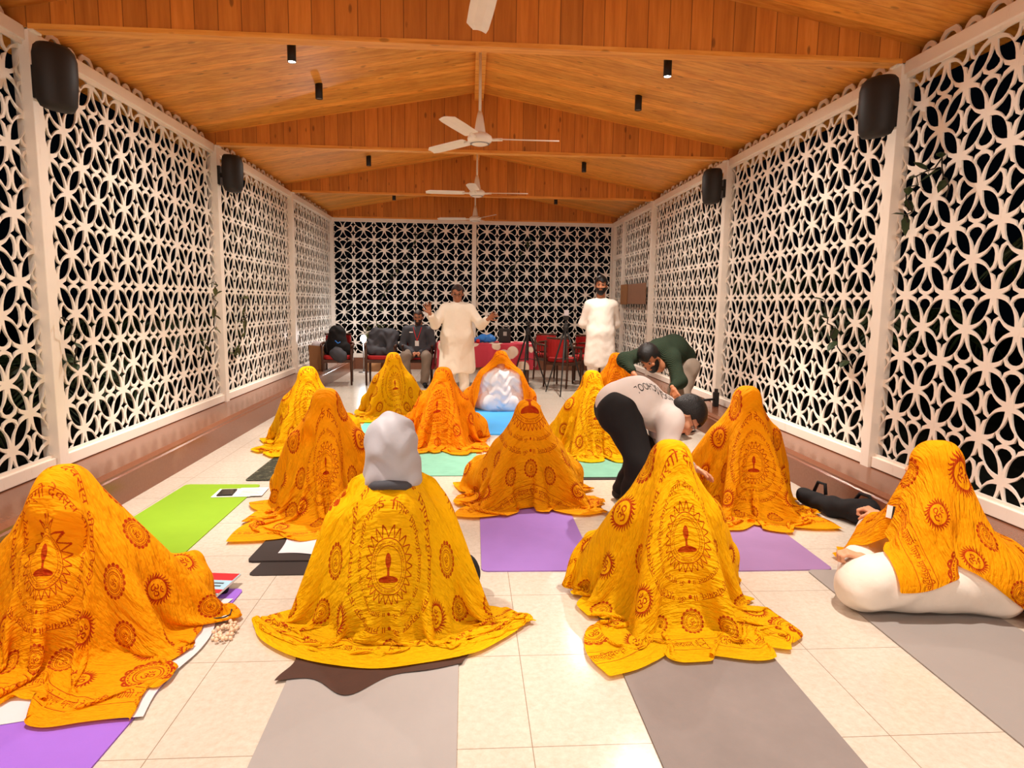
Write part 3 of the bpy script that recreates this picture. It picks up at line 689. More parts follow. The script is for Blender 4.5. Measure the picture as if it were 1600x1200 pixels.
def beard_mesh(c, R, s=1.0, res=.006, th=.010, top=-.03):
    c = np.array(c, float)
    def cut(D, X, Y, Z):
        x, y, z = [((X-c[0])*R[i][0]+(Y-c[1])*R[i][1]+(Z-c[2])*R[i][2])/s for i in range(3)]
        D = np.maximum(D, (z-top-.5*np.maximum(np.abs(x)-.03, 0))*s); D = np.maximum(D, (-.0-y)*s)
        mouth = (np.sqrt((x/.026)**2+((z+.056)/.009)**2)-1)*.012*s; D = np.where(y > .06, np.maximum(D, -mouth), D)
        nose = (np.sqrt((x/.02)**2+((z+.022)/.018)**2)-1)*.012*s; return np.where(y > .06, np.maximum(D, -nose), D)
    Lp = lambda p: c+(np.array(p)*s)@R
    return sdf_mesh([ell(Lp((0, .02, -.03)), np.array((.060+th, .070+th, .086+th))*s, R), ell(Lp((0, .042, -.092)), np.array((.034+th, .036+th, .026+th))*s, R)], res, .014, cut)
def hand_prims(w, fdir, pn, s=1.0, side=1, curl=.25, spread=.12):
    """w wrist, fdir finger direction, pn palm normal (the way the palm faces), side +1 if the thumb leaves toward cross(fdir,pn)"""
    w = np.array(w, float); f = norm(fdir); n = norm(np.array(pn)-f*np.dot(pn, f)); t = np.cross(f, n)*side
    P = [cone(w, w+f*.03*s, .022*s, .024*s)]
    for k, o in enumerate((.026, .009, -.008, -.024)): P.append(cone(w+f*.03*s+t*o*.6*s, w+f*.088*s+t*o*s, .014*s, .012*s))
    for k, (o, ln) in enumerate(((.028, .072), (.0095, .08), (-.009, .075), (-.027, .06))):
        p = w+f*.09*s+t*o*s; d = norm(f+t*spread*(1.2-k*.8)); c0 = curl
        for q, fr in enumerate((.45, .32, .23)):
            d2 = norm(d*math.cos(c0*(q+.6))+n*math.sin(c0*(q+.6))); p2 = p+d2*ln*fr*s; P.append(cone(p, p2, (.0092-.001*q)*s, (.0085-.001*q)*s)); p = p2
    p = w+f*.03*s+t*.022*s; d = norm(f*.75+t*.8+n*.25)
    for ln, r in ((.036, .012), (.03, .0105), (.024, .009)):
        p2 = p+d*ln*s; P.append(cone(p, p2, r*s, (r-.001)*s)); p = p2; d = norm(d+f*.35+n*.25*curl*4)
    return P
def eyes(c, R, s, parent, brow='hair'):
    c = np.array(c, float)
    for sx in (-1, 1):
        p = c+np.array((sx*.031, .079, .012))*s@R; b = MB(); n = 10; vs = []; 
        for i in range(9):
            th = PI*i/8
            for k in range(n): q = np.array((math.sin(th)*math.cos(2*PI*k/n), math.cos(th), math.sin(th)*math.sin(2*PI*k/n)))*.0125*s; vs.append(tuple(p+q@R))
        for i in range(8):
            b.cur = 1 if i < 2 else 0
            b.add([], []); 
            b.f += [(i*n+k, i*n+(k+1) % n, (i+1)*n+(k+1) % n, (i+1)*n+k) for k in range(n)]; b.mi += [b.cur]*n
        b.v = vs; b.build('eye', ['eyew', 'iris'], parent, True)
        b = MB(); L = lambda q: c+np.array(q)*s@R
        b.tube([L((sx*.050, .080, .034)), L((sx*.034, .089, .040)), L((sx*.016, .093, .036))], [.002*s, .004*s, .003*s], 6); b.build('eyebrow', brow, parent, True)
def glasses(c, R, s, parent):
    c = np.array(c, float); b = MB(); L = lambda q: c+np.array(q)*s@R
    for sx in (-1, 1): b.tube([L((sx*.034+.025*math.cos(a), .106, .008+.018*math.sin(a))) for a in np.linspace(0, 2*PI, 17)], .0018*s, 5, False); b.tube([L((sx*.059, .106, .014)), L((sx*.08, 0, .014))], .0018*s, 5)
    b.tube([L((-.009, .106, .012)), L((.009, .106, .012))], .0018*s, 5); return b.build('glasses', 'black', parent)

# ------------------------------------------------------------ seated wearers and their shawls
def seated_prims(h, kw=.40, lap=True, sw=.15):
    """facing +y, seat on z=0; h = crown height"""
    z = h-.24; sh = z-.12
    body = [cone((0, -.02, .16), (0, 0, sh-.05), .13, .12), cone((-sw, 0, sh-.02-(.15-sw)*.6), (sw, 0, sh-.02-(.15-sw)*.6), .055), cone((0, 0, sh), (0, .02, sh+.1), .055)]
    arms = []; legs = []
    for s in (-1, 1):
        el = (s*(.30 if kw > .33 else .25), .10, sh-.27); kn = (s*kw, .24, .13)
        arms += [cone((s*(sw+.02), 0, sh-.02-(.15-sw)), el, .048, .04), cone(el, (s*(kw-.12 if lap else kw-.04), .22, .235), .04, .028)]
        legs += [cone((s*.10, -.02, .12), kn, .105, .075), cone(kn, (-s*.06, .30, .07), .07, .05)]
    return body, arms, legs, z
NU, NV = 72, 62
figs = []
def fig(**k): figs.append(k)
# loc, crown height, poles = silhouette points on the floor (local), cloth placement: rot, uc (metres along width under the crown), vh (metres from hem to crown)
fig(k='f1', x=-1.62, y=2.62, h=.775, poles=[(-.42, -.1), (.42, -.12), (.28, -.42), (-.3, -.45), (.55, .18), (-.4, .3)], rot=-4, uc=1.0, vh=0.76, m='shawl', mir=0,
    lab='person seated under a saffron shawl at the left edge, white sheet beneath', tr='kurta2', sh='kurta2')
fig(k='f2', x=-.33, y=2.72, h=.95, poles=[(-.44, .0), (.42, .0), (.34, -.33), (-.38, -.33), (.0, -.42), (.3, .3), (-.3, .3)], rot=-3, uc=1.0, vh=.68, Hc=.86, m='shawl_y', mir=1, bare=True, W=1.52,
    lab='person with a pale grey hood, seated with a yellow shawl round the shoulders', tr='blackcloth', sh='hood')
fig(k='f3', W=1.36, x=.94, y=2.88, h=.82, poles=[(-.36, -.05), (.36, -.05), (.2, -.36), (-.22, -.36), (-.36, .25), (.4, .25)], rot=5, uc=1.0, vh=0.81, m='shawl_y', mir=0,
    lab='person under a bright yellow shawl on the grey mat right of centre front', tr='kurta2', sh='kurta2')
fig(k='f4', fatl=.03, ext=[((-.05, -.25, .15), (-.40, .20, .14), .17, .12), ((-.05, -.25, .16), (.12, -.22, .16), .16, .16), ((.1, -.2, .15), (.32, .2, .13), .15, .1)], x=2.30, y=2.95, h=.80, poles=[(.18, .25), (.3, -.1), (.24, -.34), (.0, -.25), (-.30, -.02), (-.25, .2)], rot=-100, uc=1.27, vh=.40, m='shawl', mir=1, W=1.3, Hc=1.25,
    lab='person in white trousers under a saffron shawl at the right edge, fist on knee', tr='kurta2', sh='kurta2', rz=52, xmax=2.6)
fig(k='f5', x=-.95, y=4.3, h=.865, poles=[(-.3, -.1), (.3, -.0), (.14, -.34), (-.3, -.38), (-.42, .1), (.35, .25)], rot=8, uc=1.0, vh=0.85, m='shawl', mir=1,
    lab='person under an orange shawl behind the grey hooded one, beside the black mat', tr='blackcloth', sh='kurta2')
fig(k='f6', x=.42, y=4.52, h=.76, poles=[(-.36, -.1), (.42, -.15), (.1, -.28), (-.33, -.3), (.4, -.25), (-.3, .25)], rot=3, uc=1.0, vh=.58, m='shawl', mir=0,
    lab='person under an orange shawl on the purple mat in the very centre', tr='greytrouser', sh='greytrouser')
fig(k='f7', W=1.4, x=1.96, y=4.38, h=.885, poles=[(-.32, -.05), (.36, -.05), (.2, -.36), (-.25, -.34), (.36, .25)], rot=-4, uc=1.0, vh=0.87, m='shawl', mir=0,
    lab='person under an orange shawl on the mauve mat, right of the white shirted man', tr='blackcloth', sh='kurta2')
fig(k='f8', x=-1.58, y=6.38, h=.80, poles=[(-.24, -.1), (.24, 0), (.1, -.3), (-.24, -.3), (.3, .25)], rot=12, uc=.95, vh=0.79, m='shawl_y', mir=0,
    lab='person under a yellow shawl on the camouflage mat by the left kerb', tr='blackcloth', sh='kurta2')
fig(k='f9', x=-.95, y=8.1, h=.81, poles=[(-.34, 0), (.34, 0), (.1, -.3), (-.3, -.3), (.3, .25)], rot=10, uc=1.0, vh=0.80, m='shawl_y', mir=0,
    lab='person under a crumpled yellow shawl on the mint mat, before the seated man', tr='greytrouser', sh='kurta2')
fig(k='f10', x=-.26, y=6.42, h=.80, poles=[(-.32, 0), (.33, 0), (.2, -.32), (-.26, -.32), (.3, .25)], rot=-6, uc=1.05, vh=0.79, m='shawl_o', mir=0,
    lab='person under an orange shawl directly below the standing man with raised hands', tr='greytrouser', sh='kurta2')
fig(k='f11', x=.41, y=8.42, h=.82, poles=[(-.38, .05), (.38, .05), (.34, -.15), (-.34, -.15)], rot=2, uc=1.0, vh=.17, m='shawl_o', mir=0, Hc=1.1,
    lab='person in a white padded jacket, shawl open at the back, on the blue mat', tr='puffy', sh='puffy', fat=.05)
fig(k='f12', x=1.18, y=6.1, h=.81, poles=[(-.32, 0), (.32, 0), (.25, -.3), (-.22, -.32), (.3, .25)], rot=7, uc=1.0, vh=0.80, m='shawl_y', mir=0,
    lab='person under a yellow shawl on the teal mat, left of the white shirted man', tr='blackcloth', sh='kurta2')
fig(k='f13', x=1.92, y=8.3, h=.815, poles=[(-.28, 0), (.28, 0), (.2, -.3), (-.2, -.3), (.3, .25)], rot=-8, uc=1.0, vh=0.80, m='shawl_o', mir=1,
    lab='person under an orange shawl farthest back, below the green jumper sleeve', tr='blackcloth', sh='kurta2')
nf = len(figs); KC = 26
CA = np.zeros((nf, KC, 3)); CB = np.zeros((nf, KC, 3)); CRa = np.full((nf, KC), -5.0); CRb = np.full((nf, KC), -5.0)
X = np.zeros((nf, NU, NV, 3)); du = np.zeros(nf); dv = np.zeros(nf); PIN = np.zeros((nf, NU, NV), bool); XMAX = np.full(nf, 99.)
def rz2(a):
    a = math.radians(a); return np.array([[math.cos(a), math.sin(a)], [-math.sin(a), math.cos(a)]])
for i, g in enumerate(figs):
    body, arms, legs, zh = seated_prims(g['h'] if not g.get('bare') else g['h']-.02, .34, True, .15 if not g.get('bare') else .10); g['zh'] = zh; fat = g.get('fat', 0); rr = rz2(g.get('rz', 0))
    caps = [(p[1], p[2], p[3]+.046+fat, p[4]+.046+fat) for p in body+arms+legs]
    if not g.get('bare'): caps.append(((0, -.02, g['h']-.115), (0, .02, g['h']-.125), .1, .1))
    if not g.get('bare'):
        for s_ in (-1, 1): caps.append(((s_*.32, .2, .24), (s_*.37, .36, .22), .045, .045))
    caps += [(a, b_, r1+.02, r2+.02) for a, b_, r1, r2 in g.get('ext', [])]
    caps = [(np.r_[np.array(a[:2])@rr, a[2]], np.r_[np.array(b_[:2])@rr, b_[2]], r1, r2) for a, b_, r1, r2 in caps]
    top = g['h']-.06 if not g.get('bare') else g['h']-.33
    for px, py in g['poles']:
        a = (0, 0, top-.02) if not g.get('bare') else (px*.42, py*.3, top+.02)
        caps.append((np.array(a), np.array((px, py, .0)), .075 if not g.get('bare') else .045, .03))
    for k, (a, b_, r1, r2) in enumerate(caps[:KC]): CA[i, k] = a; CB[i, k] = b_; CRa[i, k] = r1; CRb[i, k] = r2
    Wc, Hc = g.get('W', 1.52), g.get('Hc', 1.2); g['Wc'], g['Hcc'] = Wc, Hc; du[i] = Wc/(NU-1); dv[i] = Hc/(NV-1)
    U, Vv = np.meshgrid(np.arange(NU)*du[i]-(g['uc']*Wc/2.0), np.arange(NV)*dv[i]-g['vh'], indexing='ij')
    q = np.stack([U, Vv], -1)@rz2(g['rot']); z0 = top+.14 if not g.get('bare') else top+.2
    rad = np.hypot(q[..., 0], q[..., 1]); ph = np.arctan2(q[..., 1], q[..., 0])
    sa = g.get('sa', .58); ca = math.sqrt(1-sa*sa); s0 = (z0+.02)/ca; dn = np.minimum(rad, s0); over = np.maximum(rad-s0, 0)
    wv = .5*np.cos(7*ph+i*1.7)+.35*np.cos(11*ph+i*2.9)+.2*np.cos(4*ph+i); amp = .22*np.clip((rad-.12)/.3, 0, 1)
    rr_ = (dn*sa+over*.45)*(1+amp*wv)+.03
    X[i, ..., 0] = rr_*np.cos(ph); X[i, ..., 1] = rr_*np.sin(ph); X[i, ..., 2] = np.maximum(z0-dn*ca, .02+.05*over)
    PIN[i] = rad < .05
    if g.get('bare'):
        dn = Hc-g['vh']-Vv; aU = np.abs(U); e = np.maximum(aU-.2, 0); sg = np.sign(U)
        zs = (g['h']-.24-.12)+.120-.50*np.maximum(aU-.06, 0)
        back = np.clip(dn/.17, 0, 1); down = np.maximum(dn-.17, 0)
        X[i, ..., 0] = sg*(np.minimum(aU, .22)+e*.5+down*.14*np.minimum(aU/.2, 1)); X[i, ..., 1] = .05-.17*back+e*.35*(1-.3*back)-down*.30*np.clip(1-e*1.6, 0, 1)+.02*np.sin(U*31)*down
        X[i, ..., 2] = np.maximum(zs+.02*np.sin(back*PI)-down*.9, .02); PIN[i] = (aU < .20) & (dn < .02)
    XMAX[i] = g.get('xmax', 99)-g['x']
PDROP = .0105
BARE = np.array([bool(g.get('bare')) for g in figs])
def drape(X, steps=110, its=6):
    Vl = np.zeros_like(X); dt = 1/50.; X = X.astype(np.float32); Vl = Vl.astype(np.float32); NF = X.shape[0]
    w = np.where(PIN, 0, 1).astype(np.float32)[..., None]; pinned_drop = None
    rest = {}
    def con(P, ax, par, st, rest_, k):
        n = P.shape[ax+1]; i0 = np.arange(par, n-st, 2*st if st == 1 else 4)
        pass
    def pair(P, s0, s1, L, k):
        a = P[s0]; b_ = P[s1]; d = b_-a; l = np.sqrt((d*d).sum(-1, keepdims=True))+1e-7; wa = w[s0]; wb = w[s1]
        c = d*((l-L)/l*k/(wa+wb+1e-6)); P[s0] = a+c*wa; P[s1] = b_-c*wb
    sl = slice(None); Lu = du[:, None, None, None].astype(np.float32); Lv = dv[:, None, None, None].astype(np.float32); Ld = np.sqrt(Lu**2+Lv**2)
    def S_(u0, v0, u1, v1, su, sv):
        return None
    prs = []
    for par in (0, 1):
        n = (NU-1-par)//2*2; prs.append(((sl, slice(par, par+n, 2), sl), (sl, slice(par+1, par+n+1, 2), sl), Lu, 1.0))
        n = (NV-1-par)//2*2; prs.append(((sl, sl, slice(par, par+n, 2)), (sl, sl, slice(par+1, par+n+1, 2)), Lv, 1.0))
    for par in (0, 1):
        n = (NU-1-par)//2*2
        prs.append(((sl, slice(par, par+n, 2), slice(0, NV-1)), (sl, slice(par+1, par+n+1, 2), slice(1, NV)), Ld, .35))
        prs.append(((sl, slice(par, par+n, 2), slice(1, NV)), (sl, slice(par+1, par+n+1, 2), slice(0, NV-1)), Ld, .35))
    for par in range(4):
        n = (NU-2-par+3)//4; 
        if n > 0: prs.append(((sl, slice(par, par+4*n, 4), sl), (sl, slice(par+2, par+2+4*n, 4), sl), 2*Lu, .25))
        n = (NV-2-par+3)//4
        if n > 0: prs.append(((sl, sl, slice(par, par+4*n, 4)), (sl, sl, slice(par+2, par+2+4*n, 4)), 2*Lv, .25))
    def collide(P, Po, fric):
        z = P[..., 2]; m = z < .02
        P[..., 2] = np.where(m, .02, z); fr = np.where(m, fric, 0).astype(np.float32)
        for k in range(KC):
            if (CRa[:, k] < 0).all(): continue
            a = CA[:, k][:, None, None].astype(np.float32); b_ = CB[:, k][:, None, None].astype(np.float32); d = b_-a; L = (d*d).sum(-1)+1e-9
            ra = CRa[:, k][:, None, None].astype(np.float32); rb = CRb[:, k][:, None, None].astype(np.float32)
            t = np.clip(((P-a)*d).sum(-1)/L, 0, 1); q = P-a-d*t[..., None]; r = np.sqrt((q*q).sum(-1))+1e-7; pen = (ra+(rb-ra)*t)-r; m = pen > 0
            P += q*(np.where(m, pen, 0)/r)[..., None]; fr = np.where(m, np.maximum(fr, fric*.8), fr)
        xm_ = XMAX[:, None, None]; m = (P[..., 0] > xm_) & (P[..., 2] < .26); P[..., 0] = np.where(m, xm_, P[..., 0])
        P -= (P-Po)*fr[..., None]*np.array([1, 1, .3], np.float32)
    Xp = X.copy()
    for s in range(steps):
        Vl[..., 2] -= 9.8*dt; Vl *= .985 if s < 100 else .9; Po = X.copy(); X = X+Vl*dt*w
        if s < 12: X[..., 2] = np.where(PIN & ~BARE[:, None, None], Po[..., 2]-PDROP, X[..., 2])
        for it in range(its):
            for s0, s1, L, k in prs: pair(X, s0, s1, L, k)
            if it in (1, its-1): collide(X, Po, .5)
        Vl = (X-Po)/dt; Vl = np.clip(Vl, -3, 3)
    return X
XD = drape(X)
def shawl_obj(i, g, parent):
    P = XD[i]; me = bpy.data.meshes.new('shawl'); v = P.reshape(-1, 3)
    I = np.arange(NU*NV).reshape(NU, NV); q = np.stack([I[:-1, :-1], I[1:, :-1], I[1:, 1:], I[:-1, 1:]], -1).reshape(-1, 4)
    me.from_pydata(v.astype(float).tolist(), [], q.tolist()); me.update(); me.polygons.foreach_set('use_smooth', [True]*len(me.polygons))
    uv = me.uv_layers.new(name='UVMap'); uu = np.repeat(np.arange(NU)*du[i], NV); vv = np.tile(np.arange(NV)*dv[i], NU)
    uu = uu+(CWM-g['Wc'])/2
    if g['mir']: uu = CWM-uu
    UV = np.stack([uu/CWM, (vv-(.09 if g.get('bare') else .035))/CHM], -1)[q.reshape(-1)]; uv.data.foreach_set('uv', UV.ravel())
    me.materials.append(M[g['m']]); o = bpy.data.objects.new('shawl', me); COL.objects.link(o); o.parent = parent
    s = o.modifiers.new('smooth', 'SUBSURF'); s.levels = 1; s.render_levels = 1
    return o
seat_cache = {}
for i, g in enumerate(figs):
    t = thing('person', g['lab'], 'person', (g['x'], g['y'], 0), 0, 'people seated on mats under printed shawls')
    body, arms, legs, zh = seated_prims(g['h'], .29 if g['k'] != 'f4' else .42, g['k'] != 'f4', .15 if not g.get('bare') else .09); rr = g.get('rz', 0); fat = g.get('fat', 0)
    R = frame((0, 1, -.12)); hc = (0, .02, g['h']-.15); key = round(g['h'], 2), fat
    bm_ = sdf_mesh(body+arms+[cone(p[1], p[2], p[3]*.8, p[4]*.8) for p in legs], .014, .03); hd = head_parts(hc, R, .95, .008)
    ex = []
    for s in (-1, 1): ex += hand_prims((s*.17, .215, .238), (-s*.5, .7, -.12), (0, 0, -1), .9, -s, .25) if g['k'] != 'f4' else hand_prims((s*.385, .235, .24), (s*.3, .85, .25), (0, 0, -1), 1.0, s, 1.15)
    hm = sdf_mesh(ex, .005, .008)
    bo = np_mesh('body', *join(bm_, hd, hm), 'skin2', t)
    tr = np_mesh('trousers', *sdf_mesh([cone(p[1], p[2], p[3]+.012+fat+g.get('fatl', 0), p[4]+.014+fat+g.get('fatl', 0)*.5) for p in legs]+[cone((0, -.02, .15), (0, -.01, .22), .16, .14)]+[cone(*e_) for e_ in g.get('ext', [])], .012, .05, wr=.003 if not g.get('fatl') else .006, wf=22), g['tr'], t)
    sh = np_mesh('shirt', *sdf_mesh([cone(p[1], p[2], p[3]+.007+fat, p[4]+.007+fat) for p in body[:2]+arms], .012, .03, wr=.003 if not fat else .01, wf=24 if not fat else 34), g['sh'], t)
    for o in (bo, tr, sh): o.rotation_euler = (0, 0, math.radians(rr))
    so = shawl_obj(i, g, t)
    if g.get('bare'):
        def cuth(D, X_, Y_, Z_): return D
        zc = g['h']-.15
        ho = np_mesh('hood', *sdf_mesh([ell((0, .01, zc+.035), (.108, .125, .118)), cone((0, .0, zc), (0, .03, zc-.12), .105, .128)], .008, .03, wr=.005, wf=34), 'hood', t)
        b = MB(); b.tube([(-.085, -.03, zc-.165), (-.06, -.085, zc-.145), (0, -.105, zc-.135), (.06, -.085, zc-.145), (.085, -.03, zc-.165)], .02, 8); b.build('collar', 'charcoal', t, True)

# small parts that show from under the shawls
def mat_(name_label, m, pts, th=.006, grp='yoga mats on the floor', z=.0005):
    b = MB(); c = np.mean(pts, 0); n = len(pts)
    P = []
    for i in range(n):
        p = np.array(pts[i]); a = norm(np.array(pts[i-1])-p)*.03; c_ = norm(np.array(pts[(i+1) % n])-p)*.03; P += [p+a, p+a*.3+c_*.3, p+c_]
    b.prism([tuple(p-c) for p in P], 0, th); o = b.build('yoga_mat', m, loc=(c[0], c[1], z)); return tag(o, name_label, 'yoga mat', grp)
mat_('lime green yoga mat lying empty by the left kerb', 'm_green', [(-1.585, 3.31), (-1.597, 4.93), (-2.16, 4.94), (-2.19, 3.32)])
mat_('violet yoga mat at the left edge with a booklet on its far end', 'm_purple', [(-1.155, 1.25), (-1.10, 3.09), (-1.72, 3.11), (-1.76, 1.25)])
mat_('light taupe yoga mat under the grey hooded person', 'm_grey', [(-.03, 1.2), (-.04, 3.0), (-.69, 3.0), (-.655, 1.2)])
mat_('mottled mid grey yoga mat under the bright yellow shawl', 'm_grey2', [(1.24, 1.3), (1.24, 3.1), (.59, 3.1), (.61, 1.3)])
mat_('plain cool grey yoga mat under the white trousers at right', 'm_grey3', [(2.45, 1.4), (2.46, 3.2), (1.83, 3.22), (1.81, 1.4)])
mat_('lilac yoga mat under the person in the very centre', 'm_purple2', [(.69, 3.25), (.70, 5.0), (.08, 5.02), (.07, 3.26)])
mat_('dusty mauve yoga mat right of centre under the orange shawl', 'm_mauve', [(1.985, 3.22), (2.0, 4.95), (1.38, 4.95), (1.37, 3.22)])
mat_('sage teal yoga mat in the middle, below the orange shawl', 'm_teal', [(.06, 5.16), (.08, 6.9), (-.54, 6.9), (-.53, 5.16)])
mat_('teal yoga mat with dark edge, left of the black trousers', 'm_teal', [(1.38, 5.08), (1.5, 6.75), (.86, 6.8), (.84, 5.08)], z=.0055)
mat_('black yoga mat sticking out under the teal one', 'm_black', [(1.40, 5.03), (1.52, 6.7), (.83, 6.72), (.81, 5.03)], .004)
mat_('mint green yoga mat in the back row', 'm_mint', [(-.6, 6.85), (-.6, 8.5), (-1.22, 8.5), (-1.22, 6.9)])
mat_('sky blue yoga mat in the back row', 'm_blue', [(.68, 6.81), (.70, 8.6), (.05, 8.6), (.04, 6.81)], .014)
mat_('camouflage patterned yoga mat by the left kerb', 'm_camo', [(-1.15, 5.04), (-1.15, 6.8), (-1.76, 6.8), (-1.76, 5.04)])
mat_('black yoga mat with a white sheet on it, left of the hooded person', 'm_black', [(-.5, 3.42), (-.5, 4.9), (-1.16, 4.9), (-1.2, 3.42)], .012)
mat_('thin black mat lying flat before the white sheeted mat', 'm_black', [(-.5, 3.25), (-.5, 3.6), (-1.1, 3.6), (-1.14, 3.25)], .004)
def sheet(name, label, cat, m, x0, x1, y0, y1, z, amp=.006, seed=0, fn=None, nx=40, ny=40):
    r = np.random.default_rng(seed); xs = np.linspace(x0, x1, nx); ys = np.linspace(y0, y1, ny); XX, YY = np.meshgrid(xs, ys, indexing='ij'); u = (XX-x0)/(x1-x0); v = (YY-y0)/(y1-y0)
    ZZ = z+amp*(1.1+np.sin(XX*17+YY*9+seed)*np.sin(YY*23-XX*6)); XX = XX+.02*np.sin(v*9+seed); YY = YY+.025*np.sin(u*8+seed)
    if fn: XX, YY, ZZ = fn(XX, YY, ZZ, u, v)
    I = np.arange(nx*ny).reshape(nx, ny); q = np.stack([I[:-1, :-1], I[1:, :-1], I[1:, 1:], I[:-1, 1:]], -1).reshape(-1, 4)
    o = np_mesh(name, np.stack([XX, YY, ZZ], -1).reshape(-1, 3), q, m); tag(o, label, cat); return o
M['sheet'] = mat('white_bed_sheet', srgb(206, 198, 202), .85, .05, 20, bump=.2, bscale=16)
sheet('floor_sheet', 'white sheet spread on the black mat left of the hooded person', 'sheet', 'sheet', -1.08, -.45, 3.5, 4.6, .0135, .002, 1)
sheet('floor_sheet', 'white sheet under the seated person at the left edge', 'sheet', 'sheet', -2.0, -1.10, 2.0, 3.0, .008, .0025, 3, fn=lambda X_, Y_, Z_, u, v: (X_, Y_+.12*u*(1-v), Z_))
M['brownchif'] = mat('brown_thin_cotton', srgb(72, 46, 36), .8, .2, 20, bump=.3, bscale=20)
sheet('brown_scarf', 'dark brown thin cloth spilling out below the hooded person', 'scarf', 'brownchif', -.70, .0, 2.31, 2.75, .008, .0025, 5, fn=lambda X_, Y_, Z_, u, v: (X_, Y_-.17*np.exp(-((u-.4)/.16)**2)*(1-v)+.06*u*(1-v), Z_))

# ------------------------------------------------------------ standing, bending and chair-seated people
A_ = lambda *p: np.array(p, float)
def mirror_pair(f): return f(-1), f(1)
def person(label, base, body, garments, head, hands, hairkw=None, beard=None, gl=False, skin='skin', hair='hair', res=.01, hres=.006):
    t = thing('person', label, 'person', base, 0); b0 = A_(*base)
    def L(pr):
        out = []
        for p in pr:
            q = list(p); q[1] = p[1]-b0
            if p[0] == 'c': q[2] = p[2]-b0
            out.append(tuple(q))
        return out
    c, R, s = A_(*head[0])-b0, head[1], head[2]
    ms = [sdf_mesh(L(body), res, .03), head_parts(c, R, s, hres)]
    for h in hands: ms.append(sdf_mesh(L(hand_prims(*h)), .0045, .007))
    np_mesh('body', *join(*ms), skin, t)
    np_mesh('hair', *hair_mesh(c, R, s, hres, **(hairkw or {})), hair, t)
    if beard: np_mesh('beard', *beard_mesh(c, R, s, hres*.8, **beard), hair, t)
    eyes(c, R, s, t, hair)
    if gl: glasses(c, R, s, t)
    for nm, pr, m, kw in garments: np_mesh(nm, *sdf_mesh(L(pr), kw.pop('res', res), kw.pop('k', .04), **kw), m, t)
    return t
# man in the kurta with raised hands, facing the camera
X0, Y0_ = -.19, 9.9
R = frame((.0, -1, -.30))
k_ = lambda s: (A_(X0+s*.19, Y0_, 1.325), A_(X0+s*(.36 if s > 0 else .33), 9.78, 1.08), A_(X0+s*(.45 if s > 0 else .39), 9.52, 1.17 if s > 0 else 1.24))
bd = [cone((X0, Y0_, 1.0), (X0, Y0_, 1.25), .12, .13), cone((X0, Y0_, 1.3), (X0, Y0_-.01, 1.42), .055)]; gk = [cone((X0-.12, Y0_, 1.33), (X0+.12, Y0_, 1.33), .07), cone((X0, Y0_-.01, 1.28), (X0, Y0_-.03, .9), .155, .165), cone((X0, Y0_-.03, .9), (X0, Y0_, .36), .15, .15)]
for s in (-1, 1):
    sh, el, wr = k_(s); bd += [cone((X0, Y0_, 1.3), sh, .06, .05), cone(sh, el, .045, .038), cone(el, wr, .036, .026), cone((X0+s*.09, Y0_, .95), (X0+s*.10, Y0_, .5), .08, .06), cone((X0+s*.10, Y0_, .5), (X0+s*.11, Y0_, .09), .055, .04), cone((X0+s*.11, Y0_+.03, .04), (X0+s*.13, Y0_-.15, .035), .038, .03)]
    gk += [cone(sh, el, .078, .068), cone(el, el+(wr-el)*.82, .068, .06), cone((X0+s*.08, Y0_, 1.25), (X0+s*.11, Y0_-.03, .9), .125, .14), cone((X0+s*.11, Y0_-.03, .9), (X0+s*.16, Y0_, .42), .14, .125)]
cutz = lambda z0: (lambda D, X_, Y_, Z_: np.maximum(D, z0-Z_+.012*np.sin(X_*22)))
hands = [(k_(-1)[2], (-.25, -.25, 1), (.2, -1, -.2), 1.1, -1, .12, .3), (k_(1)[2], (.75, -.4, .6), (.1, -1, -.4), 1.1, 1, .12, .3)]
person('person standing with both hands raised, long off-white kurta and glasses, eyes lowered', (X0, Y0_, 0), bd,
    [('kurta', gk, 'kurta', dict(extra=cutz(.34), wr=.0014, wf=27, k=.05)), ('trousers', [cone((X0+s*.10, Y0_, .7), (X0+s*.11, Y0_, .10), .10, .075) for s in (-1, 1)], 'kurta', dict(wr=.003))],
    ((X0, Y0_-.04, 1.545), R, 1.12), hands, dict(front=.068, low=-.03, th=.008), None, True, 'skin3', 'greyhair')
# bearded man in a white kurta, hands behind his back
X1, Y1 = 1.99, 9.7
R = frame((-.25, -1, .02)); bd = [cone((X1, Y1, 1.05), (X1, Y1, 1.32), .12, .14), cone((X1, Y1, 1.4), (X1-.02, Y1-.01, 1.56), .056)]; gk = [cone((X1-.13, Y1, 1.42), (X1+.13, Y1, 1.42), .075), cone((X1, Y1, 1.37), (X1, Y1-.01, 1.0), .155, .15), cone((X1, Y1-.01, 1.0), (X1, Y1, .5), .145, .14)]; hd_ = []
for s in (-1, 1):
    sh = A_(X1+s*.19, Y1, 1.41); el = A_(X1+s*.26, Y1+.10, 1.12); wr = A_(X1+s*.07, Y1+.19, 1.0)
    bd += [cone((X1, Y1, 1.4), sh, .06, .05), cone(sh, el, .045, .038), cone(el, wr, .036, .026), cone((X1+s*.09, Y1, 1.0), (X1+s*.10, Y1, .52), .085, .06), cone((X1+s*.10, Y1, .52), (X1+s*.11, Y1, .09), .055, .04), cone((X1+s*.11, Y1+.03, .04), (X1+s*.13, Y1-.15, .035), .038, .03)]
    gk += [cone(sh, el, .072, .062), cone(el, el+(wr-el)*.85, .06, .05), cone((X1+s*.07, Y1, 1.35), (X1+s*.09, Y1, 1.0), .12, .12), cone((X1+s*.09, Y1, 1.0), (X1+s*.13, Y1, .55), .12, .115)]
    hd_.append((wr, (-s, .05, -.1), (0, 1, 0), 1.0, s, .5, .1))
